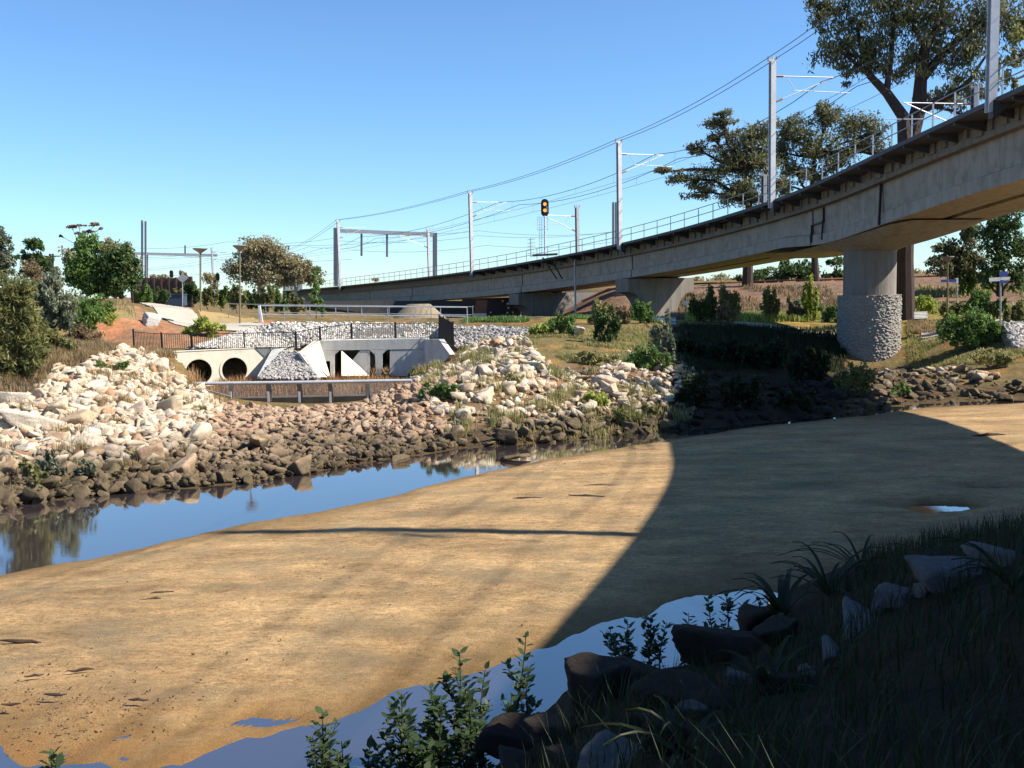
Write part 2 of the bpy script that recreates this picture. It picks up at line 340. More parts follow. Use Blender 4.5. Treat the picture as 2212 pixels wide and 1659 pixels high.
aly = N(t, 'MapRange'); aly.inputs[1].default_value = 14.2; aly.inputs[2].default_value = 11.2; t.links.new(sp.outputs[1], aly.inputs[0])
al = math_(t, 'MULTIPLY', math_(t, 'MULTIPLY', alg.outputs[0], aly.outputs[0]), ramp(t, noi(t, objco(t), 1.1, 6, 0.7), [(0.35, (0, 0, 0)), (0.6, (1, 1, 1))]))
c = mix(t, math_(t, 'MULTIPLY', al, 0.7), c, (0.31, 0.16, 0.055, 1))
vr = N(t, 'TexVoronoi', Scale=34.0); t.links.new(objco(t), vr.inputs['Vector']); pb = ramp(t, vr.outputs['Distance'], [(0.0, (1, 1, 1)), (0.22, (0.5, 0.5, 0.5)), (0.5, (0, 0, 0))])
c = mix(t, 0.35, c, mix(t, vr.outputs['Distance'], (1.5, 1.45, 1.35, 1), (0.62, 0.6, 0.56, 1)), 'MULTIPLY')
wv_ = N(t, 'TexWave', Scale=1.6, Distortion=9.0, Detail=4.0); wv_.inputs['Detail Scale'].default_value = 1.6; wv_.bands_direction = 'Y'; t.links.new(objco(t, (0.35, 1.6, 1)), wv_.inputs['Vector'])
hh = math_(t, 'ADD', math_(t, 'MULTIPLY', noi(t, co, 12, 7, 0.85), 1.25), math_(t, 'ADD', math_(t, 'MULTIPLY', pb, 0.35), math_(t, 'MULTIPLY', wv_.outputs['Fac'], 0.14)))
t.links.new(c, b.inputs['Base Color']); bump(t, b, hh, 0.8, 0.035)
sand.data.materials.append(m)

# ------------------------------------------------------------------ water
wv = [(-2500,-400,0),(2500,-400,0),(2500,88,0),(-2500,88,0)]
wv = [(-300,-40,0),(300,-40,0),(300,60,0),(-300,60,0)]
water = meshobj('water', wv, [(0, 1, 2, 3)], None); tag(water, kind='structure')
m, t, b, out = newmat('creek_water')
gl = N(t, 'BsdfGlossy', Roughness=0.015); gl.inputs[0].default_value = (0.95, 0.93, 0.86, 1)
tr = N(t, 'BsdfTransparent'); tr.inputs[0].default_value = (0.42, 0.36, 0.30, 1)
df = N(t, 'BsdfDiffuse'); df.inputs[0].default_value = (0.15, 0.115, 0.12, 1)
m1 = t.nodes.new('ShaderNodeMixShader'); m1.inputs[0].default_value = 0.35; t.links.new(tr.outputs[0], m1.inputs[1]); t.links.new(df.outputs[0], m1.inputs[2])
fr = N(t, 'Fresnel', IOR=1.6); m2 = t.nodes.new('ShaderNodeMixShader'); t.links.new(math_(t, 'ADD', fr.outputs[0], 0.32, True), m2.inputs[0])
t.links.new(m1.outputs[0], m2.inputs[1]); t.links.new(gl.outputs[0], m2.inputs[2]); t.links.new(m2.outputs[0], out.inputs[0])
co = objco(t, (1, 2.5, 1)); bm = N(t, 'Bump', Strength=0.12, Distance=0.006); t.links.new(noi(t, co, 3.5, 3), bm.inputs['Height'])
t.links.new(bm.outputs[0], gl.inputs['Normal']); water.data.materials.append(m)
# ------------------------------------------------------------------ viaduct
E0 = [(-16,-34,12.6),(-4,-22,12.9),(4,-12,13.0),(9.3,-3,13.1),(12.3,5,13.1),(14.6,12.2,13.1),(16.9,18.6,13.1),(19.3,28.8,13.0)]
for x, y, d in [(2212,178,38),(2140,215,40.5),(1938,310,49),(1664,434,64),(1336,526,84),(1022,584,108),(735,618,150),(611,627,175)]:
    E0.append(tuple(at(x, y, d)))
E0.append((-62, 205, 6.2)); E0.append((-90, 240, 6.0)); E0.append((-140, 285, 6.0))
E0 = np.array(E0, float); E0 = E0[[i for i in range(len(E0)) if i != 8]]
def crom(P, step=1.0):
    d = np.r_[0, np.cumsum(np.linalg.norm(np.diff(P[:, :2], axis=0), axis=1))]
    m = np.zeros_like(P); m[1:-1] = ((P[2:]-P[:-2]).T/(d[2:]-d[:-2])).T; m[0] = (P[1]-P[0])/(d[1]-d[0]); m[-1] = (P[-1]-P[-2])/(d[-1]-d[-2])
    s = np.arange(0, d[-1], step); k = np.clip(np.searchsorted(d, s, 'right')-1, 0, len(P)-2); h = d[k+1]-d[k]; u = (s-d[k])/h
    u = u[:, None]; h = h[:, None]
    Q = (2*u**3-3*u**2+1)*P[k]+(u**3-2*u**2+u)*h*m[k]+(-2*u**3+3*u**2)*P[k+1]+(u**3-u**2)*h*m[k+1]
    return Q
EC = crom(E0, 1.0)
for _ in range(14):      # ease the curve
    EC[1:-1] = 0.25*EC[:-2]+0.5*EC[1:-1]+0.25*EC[2:]
SL = np.r_[0, np.cumsum(np.linalg.norm(np.diff(EC[:, :2], axis=0), axis=1))]
def eT(s):
    T = np.array([np.interp(s+.5, SL, EC[:, i])-np.interp(s-.5, SL, EC[:, i]) for i in range(2)]); return T/np.linalg.norm(T)
def V(s, n, z=0.0):
    """point on the viaduct: distance along, metres right of the near edge, height over deck"""
    T = eT(s); return np.array([np.interp(s, SL, EC[:, 0])+T[1]*n, np.interp(s, SL, EC[:, 1])-T[0]*n, np.interp(s, SL, EC[:, 2])+z])
def find_s(px, n=0.0, dmin=25):
    best = None
    for s in np.arange(0, SL[-1]-1, 0.5):
        P = V(s, n)
        if P[1] < dmin: continue
        e = abs(proj(P)[0][0]-px)
        if best is None or e < best[0]: best = (e, s)
    return best[1]
def sweep(sec, s0, s1, step=1.5, ends=True):
    """sec(s) -> list of (n, z); closed section swept between s0 and s1"""
    ss = np.linspace(s0, s1, max(2, int((s1-s0)/step)+1)); mb = MB(); k = None
    for s in ss:
        sc = sec(s); k = len(sc); mb.v += [tuple(V(s, a, c)) for a, c in sc]
    for i in range(len(ss)-1):
        for j in range(k):
            a = i*k+j; b_ = i*k+(j+1) % k; mb.f.append((a, b_, b_+k, a+k))
    if ends: mb.f.append(tuple(range(k))[::-1]); mb.f.append(tuple((len(ss)-1)*k+j for j in range(k)))
    return mb
WD = 9.2
conc_g = concrete('girder_concrete', (0.37, 0.33, 0.285), 0.6, (0.14, 0.10, 0.07))
conc_d = concrete('deck_concrete', (0.23, 0.205, 0.18), 0.85)
steel_dk = simple('dark_walkway_steel', (0.055, 0.055, 0.065), (0.09, 0.09, 0.10), 4, 0.6, 0.3)
galv = simple('galvanised_steel', (0.42, 0.43, 0.45), (0.30, 0.31, 0.33), 3, 0.5, 0.35, bmp=0.05)
galv_l = simple('pale_galvanised_steel', (0.60, 0.60, 0.60), (0.46, 0.46, 0.47), 2, 0.5, 0.2, bmp=0.05)
black = simple('black_steel', (0.018, 0.018, 0.02), (0.03, 0.028, 0.028), 4, 0.5, 0.2, bmp=0)
S_end = find_s(612)
s_j = find_s(1695)            # halving joint
PIER = []                     # (s, kind)
s_p2, s_p3, s_p4, s_p5 = find_s(1342)+1.2, find_s(1103)+1.0, find_s(866)+1.0, find_s(770)
vd = thing('railway_viaduct', 'long curved concrete railway viaduct crossing the creek on round and hammerhead piers', 'viaduct', V(find_s(1938), 4.6, -12))
VO = tuple(vd.location)
sP1 = None
for s in np.arange(20, 120, 0.25):
    P = V(s, 4.6)
    if P[1] > 30 and proj(P)[0][0] < 1884: sP1 = s; break
print('pier1', V(sP1, 4.6), 'joint', V(s_j, 0), 'p2', V(s_p2, 0))
def depth(s): return np.interp(s, [0, sP1-14, sP1, s_j+1, s_j+3, 1000], [3.1, 3.1, 3.3, 3.1, 2.85, 2.75])
def gsec(s):
    D = depth(s); return [(1.95, -0.95), (2.0, -D+0.72), (1.82, -D+0.64), (1.82, -D), (4.35, -D), (4.35, -D+0.5), (4.95, -D+0.5), (4.95, -D), (7.4, -D), (7.4, -0.95)]
spans = [(0, 30), (30, sP1-6.0), (sP1-6.0+0.05, s_j), (s_j+0.18, s_p2), (s_p2+0.16, s_p3), (s_p3+0.16, s_p4), (s_p4+0.16, s_p5), (s_p5+0.16, S_end)]
for a, b_ in spans:
    sweep(gsec, a, b_-0.04).build('girder', conc_g, vd, VO)
sweep(lambda s: [(1.5, -0.12), (1.5, -0.95), (7.7, -0.95), (7.7, -0.12)], 0, S_end).build('deck', conc_d, vd, VO)
for (a, c) in ((0, 1.5), (7.7, WD)):
    sweep(lambda s: [(a, 0), (a, -0.2), (c, -0.2), (c, 0)], 0, S_end).build('walkway', steel_dk, vd, VO)
# cast ribs on the deck edge, one panel of pattern
for s in np.arange(find_s(2212)-4, s_p3, 1.05):
    rb = MB(); w_ = random.choice([0.3, 0.55, 0.75]); p = V(s, 1.44, -0.25); T = eT(s); rz = math.atan2(T[1], T[0]); rb.box((*p[:2], p[2]-random.choice([0.42, 0.5, 0.36])), w_, 0.12, 0.55, rz); rb.build('edge_rib', conc_d, vd, VO)
gp = MB().bar(V(sP1-6, 1.9, -1), V(sP1-6, 1.9, -3.2), 0.12, 0.12)
br0 = 0
for s in np.arange(find_s(2212)-6, s_p3+10, 2.4):
    T = eT(s); T3 = np.array([T[0], T[1], 0])*0.06
    tri = [V(s, 0.08, -0.2), V(s, 1.5, -0.2), V(s, 1.5, -0.62), V(s, 0.08, -0.34)]
    MB().poly_prism([p-T3 for p in tri], 2*T3).build('bracket', steel_dk, vd, VO); br0 += 1
# railings
def railing(n, s0, s1, zoff=0.0, maxp=96):
    mb = MB(); ss = np.arange(s0, s1, 2.0)
    for zz in (1.1, 0.58):
        mb.tube([V(s, n, zz) for s in ss], 0.028, 6)
    ro = mb.build('railing', galv, vd, VO)
    rest = MB()
    for i, s in enumerate(ss):
        t_ = MB() if i < maxp else rest
        t_.bar(V(s, n, 0.0), V(s, n, 1.1), 0.06)
        if i < maxp: t_.build('post', galv_l if n < 1 else galv, ro, VO)
    if rest.v: tag(rest.build('posts_far', galv, ro, VO), kind='stuff')
sr0 = find_s(2212)-8
railing(0.08, sr0, S_end-1, maxp=95)
railing(WD-0.08, sr0-4, s_p3, maxp=60)
# ballast and track on deck are hidden below eye; keep real rails
for n in (2.7, 3.8, 5.4, 6.5):
    sweep(lambda s: [(n, -0.12), (n, 0.12), (n+.07, 0.12), (n+.07, -0.12)], 0, S_end).build('rail', steel_dk, vd, VO)
# round pier with stone cladding
P1 = V(sP1, 4.65); sof = P1[2]-depth(sP1); z_top = at(1882, 542, P1[1])[2]; z_st = at(1882, 637, P1[1])[2]
print('soffit', sof, 'ztop', z_top, 'zst', z_st, 'deck', P1[2])
r1 = 54/F*P1[1]; r2 = 65/F*P1[1]
z_top = min(z_top, sof-0.35)
col1 = MB().tube([(P1[0], P1[1], z_st-0.3), (P1[0], P1[1], z_top+.02)], r1, 48, True).build('column', conc_d, vd, VO, smooth=False)
T = eT(sP1); T3 = np.array([T[0], T[1], 0]); N3 = np.array([T[1], -T[0], 0])
hd = MB(); k = 48; ring = []; 
for lev in range(7):
    u = lev/6.0; ring.append([])
    for j in range(k):
        an = 2*math.pi*j/k; dx, dy = math.cos(an), math.sin(an)
        sq = 1.0/max(abs(dx)/8.0, abs(dy)/2.72); rr = r1+(sq-r1)*(u**1.15)
        z = z_top+(sof-z_top)*u; sl_ = (V(sP1+dx*rr, 4.65)[2]-P1[2])*u; Q_ = V(sP1+dx*rr, 4.65+0.0)-np.array([P1[0], P1[1], P1[2]]) if lev else T3*dx*rr
        ring[-1].append(np.array([P1[0]+Q_[0], P1[1]+Q_[1], z+sl_+0.02*(lev == 6)])+N3*dy*rr)
for lev in range(6):
    hd.add(ring[lev]+ring[lev+1], [(j, (j+1) % k, (j+1) % k+k, j+k) for j in range(k)])
hd.build('pier_cap', conc_g, vd, VO, smooth=False)
# rough stone jacket
na, nh = 320, 170; zb = -0.4; sv_ = []; 
for i in range(nh):
    z = zb+(z_st-zb)*i/(nh-1)
    for j in range(na):
        an = 2*math.pi*j/na; p = Vector((math.cos(an)*r2*3.6, math.sin(an)*r2*3.6, z*5.4))
        d1 = noise.voronoi(p)[0]; q = noise.fractal(p*2.2, 0.8, 2.0, 3)
        rr = r2+0.085*min(1, (d1[1]-d1[0])*1.7)+0.035*q-0.05
        sv_.append((P1[0]+rr*math.cos(an), P1[1]+rr*math.sin(an), z))
ff = [(i*na+j, i*na+(j+1) % na, (i+1)*na+(j+1) % na, (i+1)*na+j) for i in range(nh-1) for j in range(na)]
sv_.append((P1[0], P1[1], z_st)); ff += [((nh-1)*na+j, (nh-1)*na+(j+1) % na, len(sv_)-1) for j in range(na)]
st_m = simple('rubble_stone_cladding', (0.30, 0.272, 0.235), (0.18, 0.165, 0.15), 1.6, 0.9, bmp=0.5, bdist=0.03, fine=14)
meshobj('stone_jacket', sv_, ff, st_m, vd, VO)
# hammerhead piers
def hammer(s, wcol, zbase, zcap, nspan=(1.2, 8.2), th=2.0):
    T = eT(s); Nn = np.array([T[1], -T[0], 0]); T3 = np.array([T[0], T[1], 0]); P0 = V(s, 0); 
    def W_(n, z): return np.array([P0[0]+Nn[0]*n, P0[1]+Nn[1]*n, z])-T3*th/2
    a, b_ = nspan; c = (a+b_)/2; h = wcol/2; out = [W_(a, zcap), W_(a, zcap-1.15)]
    L = c-h-a; dz = 2.6
    for k in range(1, 9):
        u = k/8; out.append(W_(a+L*math.sin(u*math.pi/2)**0.9, zcap-1.15-(1-math.cos(u*math.pi/2))*dz))
    out.append(W_(c-h, zbase)); out.append(W_(c+h, zbase))
    for k in range(8, 0, -1):
        u = k/8; out.append(W_(b_-L*math.sin(u*math.pi/2)**0.9, zcap-1.15-(1-math.cos(u*math.pi/2))*dz))
    out += [W_(b_, zcap-1.15), W_(b_, zcap)]
    return MB().poly_prism(out, T3*th)
for s in (s_p2, s_p3, s_p4):
    zc = V(s, 0)[2]-depth(s)-0.12; pc = V(s, 4.6)
    hammer(s+0.6, 3.2, g1(pc[0], pc[1])-1, zc).build('hammerhead_pier', conc_d, vd, VO)
    for n in (2.6, 6.6):
        p = V(s+0.6, n); MB().box((p[0], p[1], zc-0.01), 0.8, 0.8, 0.13, math.atan2(eT(s)[1], eT(s)[0])).build('bearing', black, vd, VO)
# abutment at the far end and joint plates
for s, n in ((s_j-0.05, 0), (s_j+0.14, 0)):
    pass
jd = MB(); a = V(s_j-0.9, 1.78, -1.1); jd.bar(V(s_j-1.3, 1.9, -1.0), V(s_j-1.3, 1.9, -1.9), 0.1).bar(V(s_j-1.3, 1.9, -1.9), V(s_j-0.1, 1.9, -1.9), 0.1).bar(V(s_j-0.1, 1.8, -1.9), V(s_j-0.1, 1.76, -3.0), 0.1)
jd.bar(V(s_j-1.3, 1.86, -1.8), V(s_j-1.3, 1.8, -3.0), 0.1); jd.build('joint_drain', black, vd, VO)
MB().bar(V(sP1-6, 1.84, -0.95), V(sP1-6, 1.76, -3.2), 0.12).build('downpipe', black, vd, VO)
ab = MB(); pA = V(S_end, 4.6); rzA = math.atan2(eT(S_end)[1], eT(S_end)[0]); ab.box((pA[0], pA[1], 2.0), 1.6, 9.0, pA[2]-2.0-0.1, rzA)
ab.build('abutment', conc_d, vd, VO)
# drain pipe down from the signal bay
sS = find_s(1205); dp = MB(); p0 = V(sS-1.0, 1.2, -0.3); dp.tube([p0, (p0[0], p0[1], g1(p0[0], p0[1]))], 0.09, 8); dp.build('drainpipe', galv, vd, VO)
# ------------------------------------------------------------------ stones
def rockmat(name, stops, mud=True, mudz=0.5):
    m, t, b, o = newmat(name); b.inputs['Roughness'].default_value = 0.9; b.inputs['Specular IOR Level'].default_value = 0.15
    g = t.nodes.new('ShaderNodeNewGeometry'); oi = t.nodes.new('ShaderNodeObjectInfo')
    r = math_(t, 'FRACT', math_(t, 'ADD', g.outputs['Random Per Island'], math_(t, 'MULTIPLY', oi.outputs['Random'], 7.31)))
    c = ramp(t, r, stops); co = objco(t)
    c = mix(t, 0.6, c, ramp(t, noi(t, co, 3.0, 6, 0.65), [(0.3, (0.66, 0.60, 0.55)), (0.7, (1.22, 1.2, 1.15))]), 'MULTIPLY')
    c = mix(t, 0.45, c, ramp(t, noi(t, co, 18, 4, 0.7), [(0.3, (0.6, 0.58, 0.55)), (0.7, (1.3, 1.3, 1.3))]), 'MULTIPLY')
    if mud:
        sp = t.nodes.new('ShaderNodeSeparateXYZ'); t.links.new(g.outputs['Position'], sp.inputs[0])
        zz = math_(t, 'ADD', sp.outputs[2], math_(t, 'MULTIPLY', math_(t, 'SUBTRACT', noi(t, co, 0.7, 4), 0.5), 0.7))
        mr = N(t, 'MapRange'); mr.inputs[1].default_value = mudz+0.28; mr.inputs[2].default_value = mudz-0.05; t.links.new(zz, mr.inputs[0])
        mc = ramp(t, r, [(0.0, (0.105, 0.078, 0.045)), (0.5, (0.150, 0.112, 0.066)), (1.0, (0.075, 0.058, 0.038))])
        mc = mix(t, 0.5, mc, ramp(t, noi(t, co, 9, 5, 0.7), [(0.3, (0.5, 0.5, 0.5)), (0.7, (1.4, 1.4, 1.4))]), 'MULTIPLY')
        c = mix(t, mr.outputs[0], c, mc)
    t.links.new(c, b.inputs['Base Color']); bump(t, b, noi(t, co, 5, 10, 0.75), 0.9, 0.09); return m
ST_P = [(0.0, (0.50, 0.42, 0.30)), (0.2, (0.60, 0.53, 0.41)), (0.36, (0.44, 0.33, 0.22)), (0.5, (0.62, 0.56, 0.46)), (0.64, (0.40, 0.27, 0.18)), (0.7, (0.56, 0.46, 0.33)), (0.86, (0.50, 0.46, 0.40)), (0.94, (0.36, 0.20, 0.11)), (1.0, (0.58, 0.46, 0.28))]
m_rock = rockmat('pale_sandstone', ST_P, mudz=0.58)
m_rock_b = rockmat('silted_sandstone', [(0.0, (0.34, 0.24, 0.16)), (0.3, (0.42, 0.31, 0.21)), (0.6, (0.30, 0.20, 0.135)), (0.85, (0.46, 0.36, 0.26)), (1.0, (0.38, 0.22, 0.15))], mudz=0.33)
m_rock_d = rockmat('shade_dark_stone', [(0.0, (0.030, 0.024, 0.018)), (0.5, (0.040, 0.030, 0.022)), (1.0, (0.025, 0.020, 0.016))], mud=False)  # stone colour darkened, shade painted into rocks lying in shadow
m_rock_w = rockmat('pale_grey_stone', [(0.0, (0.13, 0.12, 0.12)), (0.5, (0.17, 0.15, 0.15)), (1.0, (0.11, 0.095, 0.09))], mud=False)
m_gab = rockmat('gabion_stone', [(0.0, (0.55, 0.53, 0.48)), (0.3, (0.72, 0.69, 0.63)), (0.5, (0.40, 0.39, 0.38)), (0.65, (0.62, 0.54, 0.42)), (0.85, (0.33, 0.33, 0.34)), (1.0, (0.75, 0.74, 0.70))], mud=False)
m_gab_g = rockmat('grey_gabion_stone', [(0.0, (0.34, 0.33, 0.32)), (0.4, (0.48, 0.46, 0.43)), (0.7, (0.25, 0.24, 0.24)), (1.0, (0.55, 0.52, 0.48))], mud=False)
import bmesh
def ico(sub):
    bm = bmesh.new(); bmesh.ops.create_icosphere(bm, subdivisions=sub, radius=1.0)
    v = np.array([q.co for q in bm.verts]); f = np.array([[w.index for w in p.verts] for p in bm.faces]); bm.free(); return v, f
def rockshape(sub, rng, nplanes=14, k=14, rough=0.03, sq=(1, 0.8, 0.62)):
    v, f = ico(sub); v = v/np.linalg.norm(v, axis=1, keepdims=True)
    nplanes = 10; n = rng.normal(size=(nplanes, 3)); E_ = np.concatenate([np.eye(3), -np.eye(3)])+rng.normal(size=(6, 3))*0.22; n[:6] = E_
    n /= np.linalg.norm(n, axis=1, keepdims=True); d = np.r_[rng.uniform(0.52, 0.85, 6), rng.uniform(0.72, 1.0, nplanes-6)]
    c = (v@n.T)/d; c = np.maximum(c, 0.0); m = (c**k).sum(1)**(1/k); r = 1/np.maximum(m, 0.7)
    r = np.minimum(r, 1.4); v = v*r[:, None]
    off_ = rng.uniform(0, 9, 3)
    if rough: v = v+v*np.array([(noise.fractal(Vector(q*2.3+off_), 1, 2, 5)*rough) for q in v])[:, None]
    return v*np.array(sq), f
rr_ = np.random.default_rng(5)
PROTO = [rockshape(4, rr_, int(rr_.integers(12, 20)), 26, 0.075, (1, rr_.uniform(.62, .92), rr_.uniform(.5, .8))) for _ in range(12)]
def hullstone(rng):
    k = int(rng.integers(11, 17)); p = rng.uniform(-1, 1, (k, 3)); p /= (np.abs(p)**3.5).sum(1, keepdims=True)**(1/3.5); p *= np.array([1, rng.uniform(.55, .95), rng.uniform(.4, .8)])*rng.uniform(.8, 1.05, (k, 1))
    bm = bmesh.new(); vs = [bm.verts.new(q) for q in p]; bmesh.ops.convex_hull(bm, input=vs); bmesh.ops.delete(bm, geom=[v for v in bm.verts if not v.link_faces], context='VERTS')
    bmesh.ops.bevel(bm, geom=bm.edges[:], offset=0.07, segments=1, affect='EDGES', clamp_overlap=True); bmesh.ops.triangulate(bm, faces=bm.faces[:]); bm.verts.index_update()
    v = np.array([q.co for q in bm.verts]); f = np.array([[w.index for w in q.verts] for q in bm.faces]); bm.free(); return v, f
SMALL = [hullstone(rr_) for _ in range(18)]
PM = []
for v, f in PROTO:
    me = bpy.data.meshes.new('boulder'); me.from_pydata([tuple(q) for q in v], [], [tuple(map(int, q)) for q in f]); me.update()
    me.polygons.foreach_set('use_smooth', np.ones(len(me.polygons), bool)); PM.append(me)
_mc = {}
def protomesh(i, mat):
    k = (i, mat.name)
    if k not in _mc:
        me = PM[i].copy(); me.materials.clear(); me.materials.append(mat); _mc[k] = me
    return _mc[k]
def boulder(p, s, mat, label, group=None, i=None, rot=None, sc=(1, 1, 1), name='boulder', cat='boulder'):
    i = random.randrange(12) if i is None else i
    o = bpy.data.objects.new(name, protomesh(i, mat)); C.objects.link(o); o.location = tuple(p)
    o.rotation_euler = rot or (random.uniform(-.5, .5), random.uniform(-.5, .5), random.uniform(0, 6.28)); o.scale = (s*sc[0], s*sc[1], s*sc[2])
    return tag(o, label, cat, group)
def rotmats(n, rng, tilt=0.5):
    a = rng.uniform(0, 2*np.pi, n); b = rng.uniform(-tilt, tilt, n); c = rng.uniform(-tilt, tilt, n)
    ca, sa, cb, sb, cc, sc = np.cos(a), np.sin(a), np.cos(b), np.sin(b), np.cos(c), np.sin(c)
    z = np.zeros(n); o = np.ones(n)
    Rz = np.stack([np.stack([ca, -sa, z], -1), np.stack([sa, ca, z], -1), np.stack([z, z, o], -1)], 1)
    Rx = np.stack([np.stack([o, z, z], -1), np.stack([z, cb, -sb], -1), np.stack([z, sb, cb], -1)], 1)
    Ry = np.stack([np.stack([cc, z, sc], -1), np.stack([z, o, z], -1), np.stack([-sc, z, cc], -1)], 1)
    return Rz@Rx@Ry
def stuffrocks(name, P, S, mat, rng, label=None, cat=None, tilt=0.6, shapes=SMALL, parent=None, off=(0, 0, 0)):
    Vs, Fs = [], []; b = 0; R = rotmats(len(P), rng, tilt); kk = rng.integers(0, len(shapes), len(P))
    for q in range(len(shapes)):
        sel = np.where(kk == q)[0]
        if not len(sel): continue
        v, f = shapes[q]; vv = np.einsum('nij,kj->nki', R[sel], v)*S[sel][:, None, None]+P[sel][:, None, :]
        Vs.append(vv.reshape(-1, 3)); Fs.append((f[None]+(b+np.arange(len(sel))*len(v))[:, None, None]).reshape(-1, 3)); b += len(sel)*len(v)
    o = meshobj(name, np.concatenate(Vs), np.concatenate(Fs), mat, parent, off); return o
def scatter(poly, n, rng, zmin=-9, zmax=9):
    lo, hi = poly.min(0), poly.max(0); P = rng.uniform(lo, hi, (n*6, 2)); P = P[inpoly(P, poly)][:n]; return P
BANKL = [(-260,1150),(-260,860),(60,868),(120,800),(180,795),(265,762),(330,765),(380,812),(430,845),(478,868),(465,930),(420,1000),(300,1066),(150,1080),(0,1100)]
BED = [(470,872),(800,872),(880,830),(960,850),(930,900),(1000,965),(900,984),(750,1008),(600,1038),(450,1052),(300,1066),(420,1000),(450,930)]
MOUND = [(880,830),(980,800),(1010,750),(1080,735),(1140,740),(1200,800),(1290,800),(1350,765),(1440,775),(1500,800),(1500,920),(1400,937),(1200,957),(1000,968),(920,900)]
SHADE = [(1440,790),(1560,810),(1700,830),(1800,835),(1840,890),(1790,902),(1600,920),(1420,935)]
PIERR = [(1840,805),(1960,795),(2090,800),(2212,835),(2300,840),(2300,860),(2212,864),(2000,874),(1850,888)]
USED = set()
def zone_rocks(px, n_small, s_small, n_big, s_big, mat, label, group, rng, zoff=0.1, bigbias=0.5):
    poly = gpoly(px); P = scatter(poly, n_small, rng); z = gz(P[:, 0], P[:, 1])
    dist = P[:, 1]; S = rng.lognormal(math.log(s_small), 0.5, len(P)); S = np.clip(S, s_small*0.4, s_small*2.4)
    sm = np.c_[P, np.maximum(z, -0.05)+S*0.25+zoff*rng.uniform(-0.5, 0.8, len(P))]
    B = scatter(poly, n_big*4, rng); pr = np.exp(-((B[:, 1]-B[:, 1].min())/(9.0/bigbias))); B = B[rng.uniform(size=len(B)) < pr][:n_big]
    SB = np.clip(rng.lognormal(math.log(s_big), 0.3, len(B)), s_big*0.6, s_big*1.9)
    for k, (q, s) in enumerate(zip(B, SB)):
        zz = max(g1(q[0], q[1]), -0.05); mud = zz < 0.55
        ip_ = proj([(q[0], q[1], zz)])[0]; j = 1 if mud else 0
        szw = 'large' if s > s_big*1.25 else ('small' if s < s_big*0.8 else 'middling')
        xs = np.clip(np.array(px)[:, 0], -60, None); fr_ = (ip_[0]-max(0, xs.min()))/(min(2212, xs.max())-max(0, xs.min())); hz = ['far left', 'left', 'left of middle', 'middle', 'right of middle', 'right', 'far right'][int(np.clip(fr_*7, 0, 6))]
        ys = np.array(px)[:, 1]; fy_ = (ip_[1]-ys.min())/(ys.max()-ys.min()); vz = ['topmost', 'high', 'midway', 'low', 'lowest'][int(np.clip(fy_*5, 0, 4))]
        kk = random.randrange(12); SHW = ['squat', 'long', 'blocky', 'slabby', 'wedge', 'rounded', 'angular', 'ridged', 'flat', 'pointed', 'notched', 'broad']
        lb_ = lambda k_: f'{szw} {SHW[k_]} '+label[j]+f', {vz}, {hz}'
        for _ in range(12):
            if lb_(kk) not in USED: break
            kk = (kk+1) % 12
        USED.add(lb_(kk)); boulder((q[0], q[1], zz+s*0.28), s, mat, lb_(kk), group[j], i=kk)
    return sm, S
LB = zone_rocks(BANKL, 6600, 0.155, 120, 0.33, m_rock, ('pale boulder on the left bank', 'muddy boulder on the left bank'), ('pale boulders on the left bank', 'muddy boulders along the left waterline'), RNG)
BD = zone_rocks(BED, 5600, 0.12, 55, 0.28, m_rock_b, ('brown boulder in weir ramp', 'silty boulder in weir ramp'), ('boulders in the rock ramp', 'silty boulders along the ramp waterline'), RNG, bigbias=1)
MD = zone_rocks(MOUND, 2000, 0.145, 85, 0.30, m_rock, ('pale boulder on the right mound', 'muddy boulder under the right mound'), ('pale boulders on the right mound', 'muddy boulders under the right mound'), RNG)
SHD = zone_rocks(SHADE, 260, 0.15, 10, 0.30, m_rock_d, ('shade-dark brown boulder in the bridge shadow', 'shade-dark shore boulder in the bridge shadow'), ('boulders in the bridge shadow', 'shore boulders in the bridge shadow'), RNG)
PR = zone_rocks(PIERR, 420, 0.17, 24, 0.34, m_rock, ('pale rock by the round pier', 'muddy rock by the round pier'), ('pale rocks around the pier foot', 'muddy rocks along the shore by the pier'), RNG)
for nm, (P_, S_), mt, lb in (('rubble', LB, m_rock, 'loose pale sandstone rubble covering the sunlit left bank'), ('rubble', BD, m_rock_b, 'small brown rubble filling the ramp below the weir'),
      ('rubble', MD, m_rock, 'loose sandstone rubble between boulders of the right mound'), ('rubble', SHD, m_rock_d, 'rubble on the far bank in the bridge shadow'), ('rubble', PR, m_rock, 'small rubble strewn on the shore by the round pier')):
    tag(stuffrocks(nm, P_, S_, mt, RNG), lb, 'rubble', kind='stuff')
